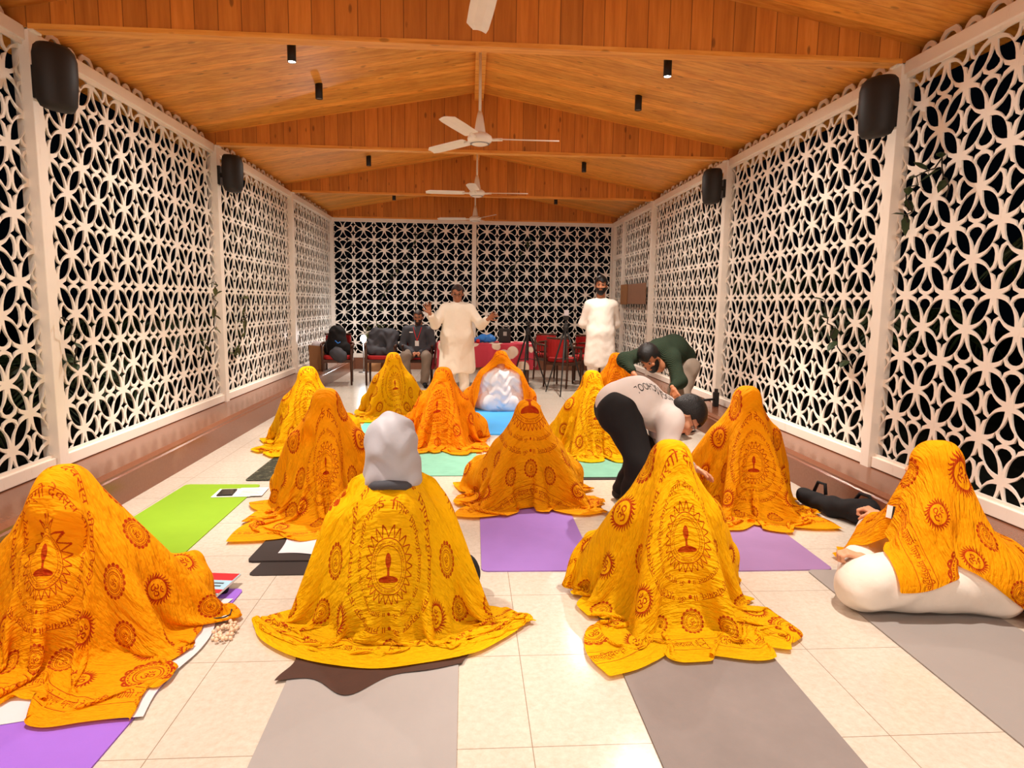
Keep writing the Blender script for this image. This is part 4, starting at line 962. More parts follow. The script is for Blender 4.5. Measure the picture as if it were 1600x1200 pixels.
person('bearded person in a white kurta standing at the back right, hands behind back', (X1, Y1, 0), bd,
    [('kurta', gk, 'kurta2', dict(extra=cutz(.47), wr=.0014, wf=27, k=.05)), ('trousers', [cone((X1+s*.10, Y1, .7), (X1+s*.11, Y1, .10), .095, .07) for s in (-1, 1)], 'kurta2', dict(wr=.003))],
    ((X1-.02, Y1-.03, 1.69), R, 1.08), hd_, dict(front=.058, th=.016, top=.014), dict(th=.012, top=-.034), False, 'skin', 'hair')
# person sitting on a chair in a dark jacket
X2, Y2 = -.89, 11.18
R = frame((-.1, -1, -.12)); bd = [cone((X2, Y2, .55), (X2, Y2, .88), .13, .13), cone((X2, Y2, .95), (X2, Y2, 1.07), .055)]; gj = [cone((X2-.12, Y2, .94), (X2+.12, Y2, .94), .075), cone((X2, Y2-.02, .58), (X2, Y2, .88), .17, .15)]; gt = []; hd_ = []; ft = []
for s in (-1, 1):
    sh = A_(X2+s*.2, Y2, .93); el = A_(X2+s*.26, Y2-.03, .66); wr = A_(X2+s*.07, Y2-.27, .565)
    bd += [cone((X2, Y2, .93), sh, .06, .05), cone(sh, el, .046, .04), cone(el, wr, .038, .028)]; gj += [cone(sh, el, .072, .062), cone(el, wr, .06, .045)]
    kn = A_(X2+s*.18, Y2-.44, .50); an = A_(X2+s*.14, Y2-.42, .1)
    gt += [cone((X2+s*.10, Y2-.02, .54), kn, .10, .085), cone(kn, an, .08, .07)]; bd += [cone((X2+s*.10, Y2-.02, .54), kn, .07, .06), cone(kn, an, .05, .035)]
    ft += [cone(an+A_(0, .04, -.05), an+A_(s*.03, -.16, -.06), .042, .036)]; hd_.append((wr, (-s*.8, -.5, -.1), (s*.3, .3, -1), 1.0, s, .45, .05))
tm = person('person sitting on a chair in a dark jacket with a white badge on a lanyard', (X2, Y2, 0), bd,
    [('jacket', gj, 'charcoal', dict(wr=.005, wf=20)), ('trousers', gt, 'greytrouser', dict(wr=.006, wf=22)), ('shoe', ft[:1], 'blackcloth', {}), ('shoe', ft[1:], 'blackcloth', {})],
    ((X2+.01, Y2-.04, 1.15), R, 1.02), hd_, dict(front=.062, th=.009), dict(th=.009), True, 'skin', 'greyhair')
b = MB(); b.box(-.035, -.19, .60+.07, .03, -.184, .60+.16); o = b.build('badge', 'paper', tm)
b = MB(); b.tube([(-.07, -.09, .985), (-.04, -.16, .88), (0, -.19, .76)], .006, 6); b.tube([(.07, -.09, .985), (.04, -.16, .88), (0, -.19, .76)], .006, 6); b.build('lanyard', 'red', tm)
b = MB(); b.box(-.13, -.166, .895, -.07, -.158, .912); b.build('chest_print', 'paper', tm)
# man bending in a pale T-shirt over a long grey sleeve
bx, by = 1.10, 4.22
hp, ch = A_(1.03, 4.22, .74), A_(1.25, 4.2, .70)
bd = [cone(hp, (1.12, 4.2, .80), .12, .12), cone((1.12, 4.2, .78), ch, .12, .12), cone(ch, (1.38, 4.14, .69), .07, .055)]
tee = [cone((1.0, 4.22, .75), (1.12, 4.2, .785), .15, .15), cone((1.12, 4.2, .785), (1.27, 4.19, .70), .15, .135), cone((1.30, 4.02, .68), (1.32, 4.36, .69), .085)]
und = []; trs = [cone((.985, 4.14, .70), (1.0, 4.30, .70), .135)]; ft = []; hd_ = []
for s, kn, an, el, wr in ((-1, (1.10, 3.98, .40), (1.06, 4.10, .09), (1.25, 3.97, .38), (1.42, 4.0, .24)), (1, (1.22, 4.40, .41), (1.12, 4.52, .09), (1.36, 4.42, .40), (1.56, 4.28, .30))):
    kn, an, el, wr = map(lambda q: A_(*q), (kn, an, el, wr)); sh = A_(1.30, 4.19+s*.17, .67); h0 = A_(1.0, 4.22+s*.09, .72)
    bd += [cone(ch, sh, .06, .05), cone(sh, el, .044, .038), cone(el, wr, .036, .027), cone(h0, kn, .08, .06), cone(kn, an, .055, .036)]
    tee += [cone(sh, sh+(el-sh)*.45, .072, .072)]; und += [cone(sh, el, .056, .05), cone(el, el+(wr-el)*.95, .048, .036)]
    trs += [cone(h0, kn, .125, .09), cone(kn, an, .085, .062)]; ft += [cone(an+A_(-.03, 0, -.045), an+A_(.15, -.06*0, -.05), .042, .036)]
    hd_.append((wr, (.9, -.1, -.45), (.2, -s*.3, -1), 1.0, -s, .3, .15))
hc, R = A_(1.43, 4.10, .70), frame((.28, -.22, -.93), (.9, -.1, .35))
tb = person('person bending forward in a pale short-sleeved shirt and black trousers, right of centre', (bx, by, 0), bd,
    [('long_sleeved_shirt', und, 'sleeve', dict(wr=.003, wf=40, res=.008)), ('t_shirt', tee, 'tee', dict(wr=.0035, wf=20, res=.009, k=.06)), ('trousers', trs, 'blackcloth', dict(wr=.005, wf=22, k=.06)), ('shoe', ft[:1], 'black', {}), ('shoe', ft[1:], 'black', {})],
    (hc, R, 1.08), hd_, dict(front=.05, th=.018, low=-.05), None, True, 'skin2', 'hair', .009, .005)
ts = [o for o in bpy.data.objects if o.parent == tb and o.name.startswith('t_shirt')][0]
bv = BVHTree.FromPolygons([v.co[:] for v in ts.data.vertices], [p.vertices[:] for p in ts.data.polygons])
v, tr_, d = glyph_tris('YOGA SCHOOL'); vs = []
for p in v:
    u = p[0]/d[0]; arc = .03*(1-4*u*u); w_ = A_(1.20-u*.27+(p[1]*.042/d[1]+arc*.3)*.5, 4.12-u*.07-(p[1]*.042/d[1]+arc*.3)*.85, 1.2)-A_(bx, by, 0); hit = bv.ray_cast(Vector(w_), Vector((0, 0, -1)))
    vs.append(tuple(hit[0]+Vector((0, 0, .003))) if hit[0] else tuple(w_-A_(0, 0, .35)))
b = MB(); b.add(vs, [tuple(q) for q in tr_]); o = b.build('back_print', 'black', tb)
# man in a dark green jumper reaching down
gx, gy = 2.36, 6.95
hp, ch = A_(2.34, 6.92, .80), A_(2.04, 6.74, .93)
bd = [cone(hp, (2.2, 6.85, .92), .12, .12), cone((2.2, 6.85, .92), ch, .12, .12), cone(ch, (1.93, 6.62, .89), .065, .055)]
jm = [cone((2.33, 6.92, .84), (2.2, 6.84, .93), .16, .165), cone((2.2, 6.84, .93), ch, .165, .14)]; trs = [cone((2.36, 6.84, .74), (2.38, 7.0, .74), .135)]; ft = []; hd_ = []
for s, sh, kn, an, el, wr in ((-1, (1.90, 6.66, .93), (2.28, 6.74, .44), (2.36, 6.86, .09), (1.60, 6.55, .85), (1.655, 6.40, .745)), (1, (2.13, 6.62, .86), (2.34, 7.06, .44), (2.44, 7.14, .09), (2.17, 6.47, .64), (2.05, 6.32, .60))):
    sh, kn, an, el, wr = map(lambda q: A_(*q), (sh, kn, an, el, wr)); h0 = A_(2.37, 6.92+s*.09, .74)
    bd += [cone(ch, sh, .06, .05), cone(sh, el, .044, .038), cone(el, wr, .036, .027), cone(h0, kn, .08, .06), cone(kn, an, .055, .036)]
    jm += [cone(ch, sh, .11, .085), cone(sh, el, .082, .07), cone(el, el+(wr-el)*.85, .066, .045)]
    trs += [cone(h0, kn, .12, .09), cone(kn, an, .085, .065)]; ft += [cone(an+A_(.03, 0, -.045), an+A_(-.15, -.05, -.05), .042, .036)]
    hd_.append((wr, (.25, -.45, -.8), (.6, .5, -.1), 1.05, -1, .45, .2))
person('person in a dark green ribbed jumper bending with an outstretched arm, near the right wall', (gx, gy, 0), bd,
    [('jumper', jm, 'knit', dict(wr=.003, wf=18, k=.06)), ('trousers', trs, 'greytrouser', dict(wr=.006, wf=22, k=.06)), ('shoe', ft[:1], 'black', {}), ('shoe', ft[1:], 'black', {})],
    (A_(1.86, 6.52, .87), frame((-.42, -.62, -.66), (-.5, -.2, .85)), 1.15), hd_, dict(front=.052, th=.018, top=.01), dict(th=.010), False, 'skin', 'hair', .01, .006)

# ------------------------------------------------------------ chairs, table and what lies on them
def chair(x, y, rz, label):
    t = thing('armchair', label, 'chair', (x, y, 0), rz, 'dark wooden armchairs along the back'); w = .25
    b = MB(); b.box(-w, -.25, .38, w, .22, .43); b.build('seat_frame', 'darkwood', t, bevel=.006)
    b = MB(); n = 7
    for i in range(n): pass
    me = MB(); me.prism([(w*.92*math.copysign(abs(math.cos(a))**.5, math.cos(a)), -.015+.225*math.copysign(abs(math.sin(a))**.5, math.sin(a))) for a in np.linspace(0, 2*PI, 28, endpoint=False)], .43, .50); me.build('seat', 'redseat', t, bevel=.02)
    for sx in (-1, 1):
        b = MB(); b.tube([(sx*.235, -.235, 0), (sx*.235, -.235, .42), (sx*.24, -.23, .67)], [.016, .022, .018], 8); b.build('leg', 'darkwood', t, True)
        b = MB(); b.tube([(sx*.22, .26, 0), (sx*.215, .22, .42), (sx*.2, .25, .80)], [.016, .022, .018], 8); b.build('leg', 'darkwood', t, True)
    b = MB(); b.tube([(-.245, -.28, .665)]+[(-.27*math.cos(a), -.02+.29*math.sin(a), .68+.02*math.sin(a)) for a in np.linspace(0, PI, 15)]+[(.245, -.28, .665)], .02, 8); b.build('arm_rail', 'darkwood', t, True)
    vs = []; m = 9
    for z in (.52, .60, .72, .82):
        for q in range(m): a = PI*(.2+.6*q/(m-1)); vs += [(-.23*math.cos(a), .0+(.26+.05*(z-.5))*math.sin(a), z)]
    for z in (.52, .60, .72, .82):
        for q in range(m): a = PI*(.2+.6*q/(m-1)); vs += [(-.23*math.cos(a)*1.13, .0+(.26+.05*(z-.5))*math.sin(a)*1.13, z)]
    B = 4*m; fs = []
    for i in range(3):
        for q in range(m-1): a0 = i*m+q; fs += [(a0, a0+m, a0+m+1, a0+1), (B+a0, B+a0+1, B+a0+m+1, B+a0+m)]
    for q in range(m-1): fs += [(q, q+1, B+q+1, B+q), (3*m+q, B+3*m+q, B+3*m+q+1, 3*m+q+1)]
    fs += [(0, B, B+m, m), (m, B+m, B+2*m, 2*m), (2*m, B+2*m, B+3*m, 3*m), (m-1, 2*m-1, B+2*m-1, B+m-1), (2*m-1, 3*m-1, B+3*m-1, B+2*m-1), (3*m-1, 4*m-1, B+4*m-1, B+3*m-1)]
    b = MB(); b.add(vs, fs); b.build('backrest', 'redseat', t)
    b = MB(); b.tube([(-.255*math.cos(a), (.30)*math.sin(a), .84) for a in np.linspace(PI*.18, PI*.82, 11)], .018, 8); b.build('top_rail', 'darkwood', t, True)
    for sx in (-1, 1):
        for k in range(3): b = MB(); yy = -.15+k*.1; b.tube([(sx*.24, yy, .42), (sx*(.262), yy, .68)], .008, 6); b.build('spindle', 'darkwood', t, True)
    return t
chair(-2.25, 11.15, .12, 'dark wooden armchair holding the black backpack'); chair(-1.52, 11.2, .05, 'dark wooden armchair with a bright red seat and a grey jacket on it')
chair(X2, 11.28, 0, 'dark wooden armchair on which the person with the badge sits')
chair(1.50, 11.85, .35, 'dark wooden armchair next to the end of the patterned table'); chair(1.60, 10.95, 2.5, 'dark wooden armchair turned away, its red back behind the taller tripod')
chair(2.12, 11.5, -.2, 'dark wooden armchair farthest right, behind the person in the white kurta'); chair(2.5, 12.3, -.5, 'dark wooden armchair in the back right corner')
b = MB(); b.box(-.52, 10.72, .70, 1.04, 11.42, .735); tt = thing('table', 'long table under the red and white cloth', 'table', (0, 0, 0)); b.build('tabletop', 'darkwood', tt)
for x in (-.46, .98):
    for y in (10.78, 11.36): b = MB(); b.box(x-.025, y-.025, 0, x+.025, y+.025, .70); b.build('leg', 'darkwood', tt)
# cloth: top with hanging sides that fold
vs = []; prof = [(10.70, .33), (10.69, .45), (10.70, .6), (10.71, .735), (10.74, .742), (11.0, .742), (11.40, .742), (11.43, .735), (11.45, .5)]; nx = 61
for i in range(nx):
    u = i/(nx-1); x = -.54+u*1.61
    for j, (y, z) in enumerate(prof): f = max(0, .735-z); vs.append((x, y-(.02*math.sin(x*21)+.012*math.sin(x*47))*f*3*(1 if j < 4 else -1), z+(.02*math.sin(x*5) if j == 0 else 0)))
n = len(prof); fs = [(i*n+j, (i+1)*n+j, (i+1)*n+j+1, i*n+j+1) for i in range(nx-1) for j in range(n-1)]
for xe, sg in ((-.54, -1), (1.07, 1)):
    B = len(vs); m = 15
    for i in range(m):
        y = 10.72+.7*i/(m-1)
        for z in (.742, .6, .45, .30): f = .742-z; vs.append((xe+sg*(.02+f*.12+.02*f*math.sin(y*30)*3), y, z))
    fs += [(B+i*4+j, B+(i+1)*4+j, B+(i+1)*4+j+1, B+i*4+j+1) for i in range(m-1) for j in range(3)]
b = MB(); b.add(vs, fs); tag(b.build('tablecloth', 'tcloth', None, True), 'red and white printed cloth hanging over the long table', 'tablecloth')
def blob(name, label, cat, prims, m, **kw): o = np_mesh(name, *sdf_mesh(prims, **kw), m); return tag(o, label, cat)
blob('plastic_bag', 'bright blue plastic bundle on the table', 'bag', [cone((.12, 10.95, .79), (.40, 10.95, .80), .045, .05), cone((.2, 10.98, .83), (.36, 11.0, .84), .05, .045)], 'blueplastic', res=.01, k=.05, wr=.006, wf=40)
b = MB(); b.lathe([(0, -.035), (.018, -.03), (.032, -.015), (.035, 0), (.032, .015), (.018, .03), (0, .035)], 16, (.14, 10.78, .778)); tag(b.build('ball', 'red', None, True), 'small red ball at the table edge beside the blue bundle', 'ball')
t = thing('equipment_case', 'upright black case with a handle on the table', 'case', (.60, 11.0, .743))
b = MB(); b.box(-.10, -.07, 0, .10, .07, .24); b.build('case_body', 'black', t, bevel=.015)
b = MB(); b.tube([(-.05, 0, .24), (-.05, 0, .275), (.05, 0, .275), (.05, 0, .24)], .009, 8); b.build('handle', 'steel', t, True); b = MB(); b.box(-.03, -.078, .12, .03, -.07, .19); b.build('clasp', 'steel', t)
t = thing('backpack', 'bulky black backpack standing on the left armchair', 'backpack', (-2.26, 11.1, .505))
np_mesh('main_pouch', *sdf_mesh([cone((0, .06, .16), (.0, .08, .36), .17, .14), cone((-.1, .06, .1), (.12, .04, .08), .13)], .012, .06, wr=.006, wf=22), 'blackcloth', t)
np_mesh('front_pouch', *sdf_mesh([cone((.03, -.12, .02), (.10, -.14, -.02), .12, .11)], .012, .05, wr=.006, wf=26), 'charcoal', t)
b = MB(); b.tube([(-.12, -.02, .3), (-.16, -.1, .2), (-.13, -.12, .05)], .012, 6); b.build('strap', 'black', t, True); b = MB(); b.tube([(0, -.1, .24), (.05, -.13, .2), (.09, -.12, .22)], .01, 6); b.build('tag', 'blueplastic', t, True)
blob('jacket', 'charcoal jacket heaped on the red-seated chair', 'jacket', [cone((-1.70, 11.2, .60), (-1.62, 11.3, .86), .11, .09), cone((-1.62, 11.3, .86), (-1.32, 11.25, .84), .09, .10), cone((-1.35, 11.2, .82), (-1.33, 11.1, .60), .11, .10), cone((-1.65, 11.1, .56), (-1.4, 11.1, .56), .07), cone((-1.52, 11.25, .62), (-1.48, 11.27, .82), .10)], 'charcoal', res=.012, k=.07, wr=.010, wf=24)
t = thing('paper_bag', 'brown paper bag with cream things in it, standing on the left kerb', 'bag', (-2.60, 11.2, .24))
b = MB(); v = [(-.12, -.08, 0), (.12, -.08, 0), (.12, .08, 0), (-.12, .08, 0), (-.13, -.09, .42), (.13, -.09, .40), (.13, .09, .42), (-.13, .09, .40), (-.11, -.07, .41), (.11, -.07, .39), (.11, .07, .41), (-.11, .07, .39), (-.1, -.06, .2), (.1, -.06, .2), (.1, .06, .2), (-.1, .06, .2)]
b.add(v, [(0, 3, 2, 1), (0, 1, 5, 4), (1, 2, 6, 5), (2, 3, 7, 6), (3, 0, 4, 7), (4, 5, 9, 8), (5, 6, 10, 9), (6, 7, 11, 10), (7, 4, 8, 11), (8, 9, 13, 12), (9, 10, 14, 13), (10, 11, 15, 14), (11, 8, 12, 15), (12, 13, 14, 15)]); b.build('bag_body', 'kraft', t)
np_mesh('contents', *sdf_mesh([ell((-.03, 0, .42), (.07, .05, .07)), ell((.05, .01, .40), (.05, .05, .06))], .01, .03, wr=.004), 'sheet', t)
def tripod(x, y, h, label, phone):
    t = thing('tripod', label, 'tripod', (x, y, 0), 0, 'black camera tripods')
    b = MB(); b.tube([(0, 0, h*.42), (0, 0, h*.92)], .016, 10); b.build('centre_column', 'black', t, True)
    for a in (.3, 2.4, 4.4):
        c_, s_ = math.cos(a), math.sin(a); b = MB(); b.tube([(c_*.03, s_*.03, h*.78), (c_*.2, s_*.2, h*.38), (c_*.36, s_*.36, .0)], [.017, .013, .009], 8); b.build('leg', 'black', t, True)
        b = MB(); b.tube([(0, 0, h*.45), (c_*.18, s_*.18, h*.42)], .006, 6); b.build('brace', 'black', t, True)
    b = MB(); b.lathe([(0, h*.78), (.04, h*.78), (.045, h*.83), (.03, h*.87), (0, h*.87)], 14); b.box(-.04, -.03, h*.92, .04, .03, h*.97); b.tube([(0, 0, h*.93), (.06, .12, h*.86)], .008, 6); b.build('head', 'black', t)
    if phone: b = MB(); b.box(-.035, -.02, h*.97, .04, -.008, h*.97+.09); b.build('phone_clamp', 'sheet', t, bevel=.004)
    return t
tripod(.95, 10.45, 1.16, 'shorter black tripod right beside the table end', False); tripod(1.50, 10.0, 1.27, 'taller black tripod with a white clamp on top, before the red chairs', True)
# bright lamp and shrub in the back left corner
t = thing('floor_lamp', 'bright bare lamp shining behind the chairs at back left', 'lamp', (-2.1, 12.9, 0))
b = MB(); b.tube([(0, 0, 0), (0, 0, .6)], .012, 8); b.lathe([(0, 0), (.1, 0), (.1, .015), (0, .02)], 20); b.build('stand', 'steel', t, True)
b = MB(); b.lathe([(0, .60), (.03, .61), (.055, .65), (.055, .70), (.03, .74), (0, .75)], 18); b.build('bulb', emis('lit_white_bulb', (1, .97, .9, 1), 60), t, True)
l = bpy.data.lights.new('floor_lamp_light', 'POINT'); l.energy = 22; l.color = (.93, .95, 1); l.shadow_soft_size = .06; o = bpy.data.objects.new('floor_lamp_light', l); COL.objects.link(o); o.location = (-2.1, 12.78, .70)
def leaf(b, p, d, up, ln, w):
    p = Vector(p); d = Vector(d).normalized(); s_ = d.cross(Vector(up)); s_ = (s_.normalized() if s_.length > 1e-4 else d.orthogonal().normalized())*w; u = Vector(up).normalized()*ln*.06
    b.add([p, p+d*ln*.3+s_*.8, p+d*ln*.65+s_*.7-u, p+d*ln-u*3, p+d*ln*.65-s_*.7-u, p+d*ln*.3-s_*.8, p+d*ln*.35+u, p+d*ln*.65], [(0, 1, 6), (0, 6, 5), (1, 2, 7, 6), (6, 7, 4, 5), (2, 3, 7), (7, 3, 4)])
t = thing('potted_shrub', 'olive leaved shrub lit from behind in the back left corner', 'plant', (-1.95, 13.2, 0))
b = MB(); b.lathe([(0, 0), (.13, 0), (.17, .3), (.15, .3), (.14, .26), (0, .26)], 20); b.build('pot', 'kraft', t, True)
b = MB(); lf = MB(); r = random.Random(3)
for k in range(16):
    a = r.uniform(0, 2*PI); e = r.uniform(.1, .5); q = [(0, 0, .25), (e*.4*math.cos(a), e*.25*math.sin(a), .55), (e*math.cos(a), e*.5*math.sin(a), r.uniform(.75, 1.0))]; b.tube(q, [.006, .005, .003], 5)
    for m in range(14): f = r.uniform(.3, 1); p = Vector(q[1]).lerp(Vector(q[2]), f); leaf(lf, p, (r.uniform(-1, 1), r.uniform(-1, 1), r.uniform(-.2, .8)), (0, 0, 1), r.uniform(.05, .09), .014)
b.build('stems', 'stem', t); lf.build('foliage', 'leaf2', t)
# vines on the lattice and palms outside
def vine(label, pts, nl, m='leaf', seed=1, off=(0, 0, 0), ls=.07):
    r = random.Random(seed); t = thing('climbing_vine', label, 'vine', tuple(pts[0]), 0, 'vines on the lattice'); o0 = Vector(pts[0]); P = [Vector(p)-o0 for p in pts]
    Q = [P[0]]
    for a, c_ in zip(P[:-1], P[1:]):
        for k in range(1, 6): q = a.lerp(c_, k/5); Q.append(q+Vector([r.uniform(-.025, .025) for _ in range(3)]))
    b = MB(); b.tube(Q, .005, 5); b.build('stem', 'stem', t); lf = MB()
    for k in range(nl): q = r.choice(Q); leaf(lf, q, (r.uniform(-1, 1), r.uniform(-1, 1), r.uniform(-1, .6)), (0, 0, 1), r.uniform(.6, 1.3)*ls, ls*.28)
    lf.build('leaves', m, t); return t
yb = YB-.06
vine('leafy vine high on the left half of the back lattice', [(-1.9, yb, 1.2), (-1.7, yb, 1.8), (-1.35, yb, 2.3), (-1.1, yb, 2.75), (-.8, yb, 2.85)], 26, seed=2, ls=.12)
vine('thin bare vine at the left end of the back lattice', [(-2.6, yb, .9), (-2.45, yb, 1.5), (-2.65, yb, 2.1), (-2.4, yb, 2.6)], 9, seed=3)
vine('thin vine above the seated person on the back lattice', [(-1.2, yb, 1.0), (-1.05, yb, 1.6), (-.7, yb, 1.9), (-.75, yb, 2.6)], 8, seed=5)
vine('leafy vine right of the centre post on the back lattice', [(.9, yb, 1.1), (.75, yb, 1.8), (1.0, yb, 2.3), (1.25, yb, 2.8)], 22, seed=7, ls=.11)
vine('dangling vine near the right end of the back lattice', [(1.5, yb, 2.9), (1.45, yb, 2.4), (1.55, yb, 1.9), (1.4, yb, 1.5)], 9, seed=8, ls=.1)
vine('dry twig poking through the nearest left bay', [(XL+.04, 4.75, .95), (XL+.12, 4.65, 1.15), (XL+.1, 4.55, 1.3)], 5, seed=9, ls=.1)
vine('dry leafy twigs near the second left post', [(XL+.05, 6.9, .8), (XL+.10, 7.1, 1.1), (XL+.06, 7.3, 1.45), (XL+.12, 7.2, 1.6)], 10, 'leaf2', seed=10, ls=.1)
vine('small olive twigs just beyond the second left post', [(XL+.05, 7.9, .75), (XL+.12, 8.1, 1.1), (XL+.06, 8.3, 1.4)], 14, 'leaf2', seed=11, ls=.13)
vine('long green blades sticking out beside the nearest right post', [(XR-.04, 4.8, .95), (XR-.14, 4.95, 1.2), (XR-.1, 5.1, 1.45)], 7, seed=12, ls=.15)
vine('wispy twigs in the upper part of the nearest right bay', [(XR-.04, 4.3, 2.0), (XR-.12, 4.2, 2.2), (XR-.08, 4.0, 2.35), (XR-.1, 3.85, 2.1)], 10, seed=13, ls=.12)
PW = {0: 'nearest, low', 1: 'tall, beside the nearest bay', 2: 'low, beside the middle bays', 3: 'farthest', 20: 'nearest', 21: 'middle', 22: 'farthest'}
def palm(x, y, h, s, seed):
    r = random.Random(seed); t = thing('garden_palm', 'dark feathery palm (' + PW[seed] + ') in the garden beyond the ' + ('right' if s > 0 else 'left') + ' lattice', 'palm', (x, y, -.13), 0, 'palms beyond the ' + ('right' if s > 0 else 'left') + ' lattice')
    b = MB(); b.tube([(0, 0, 0), (.03, 0, h*.5), (0, .03, h)], [.07, .05, .04], 8); b.build('trunk', 'stem', t, True); lf = MB()
    for k in range(11):
        a = 2*PI*k/11+r.uniform(-.2, .2); L_ = r.uniform(.9, 1.3); c_, s_ = math.cos(a), math.sin(a); Q = [Vector((c_*L_*f, s_*L_*f, h+.6*math.sin(f*2.2)-.35*f*f)) for f in np.linspace(0, 1, 9)]
        lf.tube(Q, .008, 5)
        for q0, q1 in zip(Q[:-1], Q[1:]):
            for f in (.0, .33, .66):
                p = q0.lerp(q1, f); d = (q1-q0).normalized()
                for sg in (-1, 1): sd = d.cross(Vector((0, 0, 1))).normalized()*sg; leaf(lf, p, sd+d*.6+Vector((0, 0, -.35)), (0, 0, 1), .34, .017)
    lf.build('fronds', 'leaf', t)
for k, (x, y, h) in enumerate(((4.6, 1.2, 1.3), (4.7, 4.0, 1.8), (4.6, 6.8, 1.1), (4.9, 9.6, 1.6))): palm(x, y, h, 1, k)
for k, (x, y, h) in enumerate(((-4.2, 3.8, .5), (-4.3, 6.6, .5), (-4.5, 9.5, .8))): palm(x, y, h, -1, k+20)
# ------------------------------------------------------------ small things on the floor and walls
t = thing('paper_sheets', 'two white printed sheets lying at the end of the green mat', 'paper', (-1.68, 4.70, .008), .06)
b = MB(); b.box(-.17, -.10, 0, .10, .11, .0015); b.build('sheet_under', 'paper', t); b = MB(); b.box(-.02, -.09, .0016, .18, .12, .003); b.build('sheet_top', 'paper', t)
b = MB()
for k in range(8): b.box(.01, -.07+k*.02, .003, .01+.12+.02*(k % 3), -.065+k*.02, .0034)
b.build('print_lines', 'charcoal', t)
t = thing('smartphone', 'black smartphone lying on the white sheets', 'phone', (-1.76, 4.69, .0115), .1); b = MB(); b.box(-.06, -.075, 0, .05, .075, .009); b.build('phone_body', 'black', t, bevel=.004); b = MB(); b.box(-.053, -.068, .009, .043, .068, .0095); b.build('screen', mat('glossy_black_glass', srgb(20, 18, 20), .08), t)
t = thing('booklet', 'booklet with a red and pale blue cover on the violet mat', 'book', (-1.27, 3.05, .05), -.12)
b = MB(); b.box(-.10, -.15, -.006, .12, .12, .004); b.build('pages', 'paper', t); M['pale_blue'] = mat('pale_blue_print', srgb(160, 200, 220), .5)
b = MB(); b.box(-.10, -.15, .004, .12, .12, .005); o = b.build('cover', 'pale_blue', t); b = MB(); b.box(-.095, .04, .005, .115, .118, .0056); b.box(-.10, -.10, .005, .12, -.06, .0056); b.build('cover_red_print', 'red', t)
b = MB(); 
for k in range(2): b.box(-.07, -.03+k*.03, .005, .09, -.018+k*.03, .0056)
b.build('cover_text', 'charcoal', t)
blob('pouch', 'flat black pouch under the booklet', 'pouch', [cone((-1.40, 3.02, .024), (-1.18, 3.05, .022), .022), cone((-1.38, 2.92, .02), (-1.2, 2.92, .02), .02)], 'blackcloth', res=.008, k=.04, wr=.002)
t = thing('eyeglass_case', 'white case with a black rim beside the beads near the left shawl', 'case', (-1.14, 2.78, .0), .2); b = MB(); b.box(-.08, -.04, .006, .08, .04, .03); b.build('case_body', 'paper', t, bevel=.012); b = MB(); b.tube([(-.08, -.042, .03), (.06, -.042, .03), (.083, -.02, .03), (.083, .03, .03)], .003, 6); b.build('rim', 'black', t)
b = MB(); M['bead'] = mat('pale_pink_beads', srgb(232, 200, 170), .5)
for k in range(34):
    a = k*.55; rr_ = .03+.0016*k; b.lathe([(0, -.009), (.006, -.007), (.009, 0), (.006, .007), (0, .009)], 8, (-1.03+rr_*math.cos(a)*.6, 2.66+rr_*math.sin(a), .01+.006*(k % 3)))
tag(b.build('prayer_beads', 'bead', None, True), 'small heap of pale prayer beads beside the left shawl corner', 'beads')
t = thing('tote_bag', 'long black bag slumped against the right kerb', 'bag', (2.50, 4.10, 0), -1.25)
np_mesh('bag_body', *sdf_mesh([cone((-.26, 0, .07), (.0, .0, .06), .06, .06), cone((.0, 0, .06), (.24, .03, .10), .065, .085)], .01, .05, wr=.006, wf=22), 'blackcloth', t)
b = MB(); b.tube([(-.2, .02, .12), (-.18, .03, .19), (-.12, .03, .19), (-.10, .02, .12)], .012, 6); b.build('handle', 'blackcloth', t, True); b = MB(); b.tube([(.12, .03, .14), (.15, .04, .2), (.22, .04, .2), (.26, .03, .14)], .012, 6); b.build('handle', 'blackcloth', t, True)
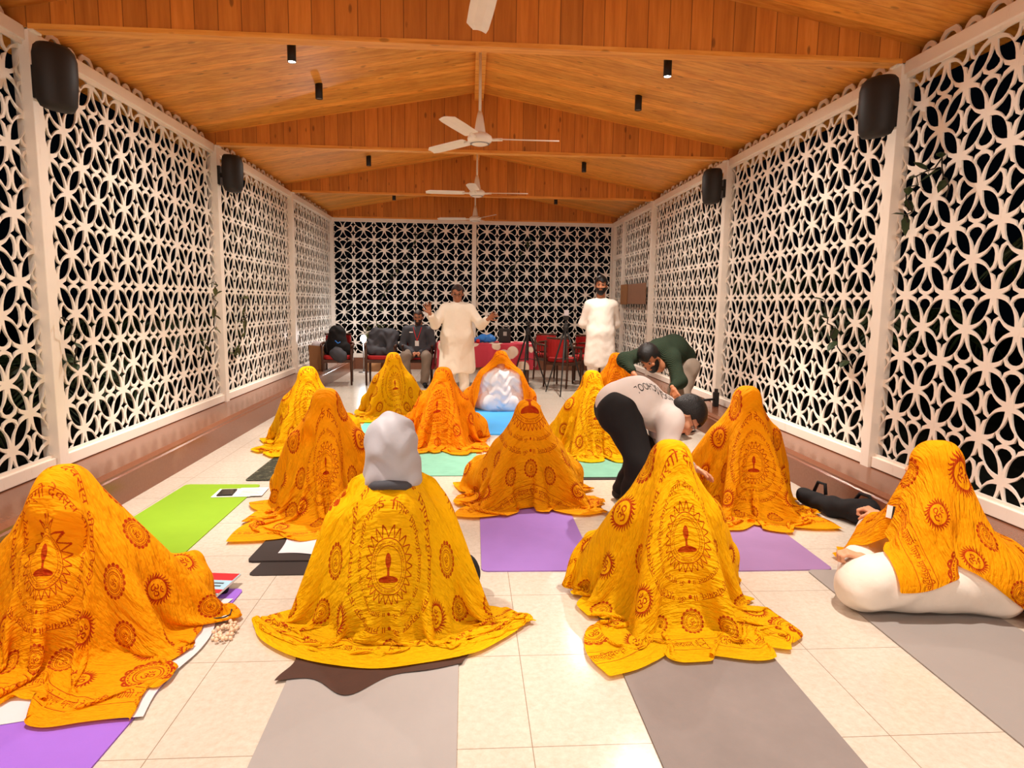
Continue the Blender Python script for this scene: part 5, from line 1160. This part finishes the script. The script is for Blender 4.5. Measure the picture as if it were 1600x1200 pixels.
t = thing('screw_clamp', 'small black clamp on the kerb by the second right post', 'clamp', (2.9, 7.32, .24)); b = MB(); b.box(-.03, -.03, .0, .03, .03, .17); b.build('clamp_body', 'black', t, bevel=.006); b = MB(); b.tube([(-.02, -.02, .09), (-.17, -.04, .08)], [.012, .016], 8); b.build('clamp_arm', 'black', t, True); b = MB(); b.lathe([(0, .17), (.022, .17), (.022, .21), (0, .21)], 12); b.build('clamp_screw', 'black', t)
b = MB(); b.box(XR-.06, 10.80, 1.43, XR-.045, 12.02, 1.79); tag(b.build('board', 'ply'), 'larger plain brown board tied to the right lattice near the back', 'board', 'boards on the right lattice')
b = MB(); b.box(XR-.06, 12.08, 1.42, XR-.045, 12.60, 1.80); tag(b.build('board', 'kraft'), 'smaller blotchy brown board on the right lattice, nearer the corner', 'board', 'boards on the right lattice')

# woven label stitched to the edge of the right-hand shawl
f4 = figs[3]; base = Vector((f4['x'], f4['y'], 0)); so = [o for o in bpy.data.objects if o.type == 'MESH' and o.name.startswith('shawl') and o.parent and o.parent.get('label') == f4['lab']][0]
tgt = (1390, 800); best = None
for q in so.data.polygons:
    c = q.center+base; dd = c-cam.location; z_ = dd.dot(F); u_ = 800+CF*dd.dot(R2)/z_; v_ = 600-CF*dd.dot(U2)/z_; e = (u_-tgt[0])**2+(v_-tgt[1])**2+(z_-2.0)*30
    if best is None or e < best[0]: best = (e, q.center.copy(), q.normal.copy())
n_ = best[2]; n_ = n_ if n_.dot(cam.location-(best[1]+base)) > 0 else -n_; up_ = (Vector((0, 0, 1))-n_*n_.z).normalized(); sd_ = up_.cross(n_)
for nm, w0, w1, m_, off in (('care_label', -.018, .010, 'paper', .007), ('care_label_edge', .010, .022, 'black', .007)):
    b = MB(); p0 = best[1]+n_*off
    c8 = [p0+sd_*w+up_*h+n_*t_ for t_ in (0, .0015) for w, h in ((w0, -.032), (w1, -.032), (w1, .032), (w0, .032))]
    b.add(c8, [(3, 2, 1, 0), (4, 5, 6, 7), (0, 1, 5, 4), (1, 2, 6, 5), (2, 3, 7, 6), (3, 0, 4, 7)]); b.build(nm, m_, so)
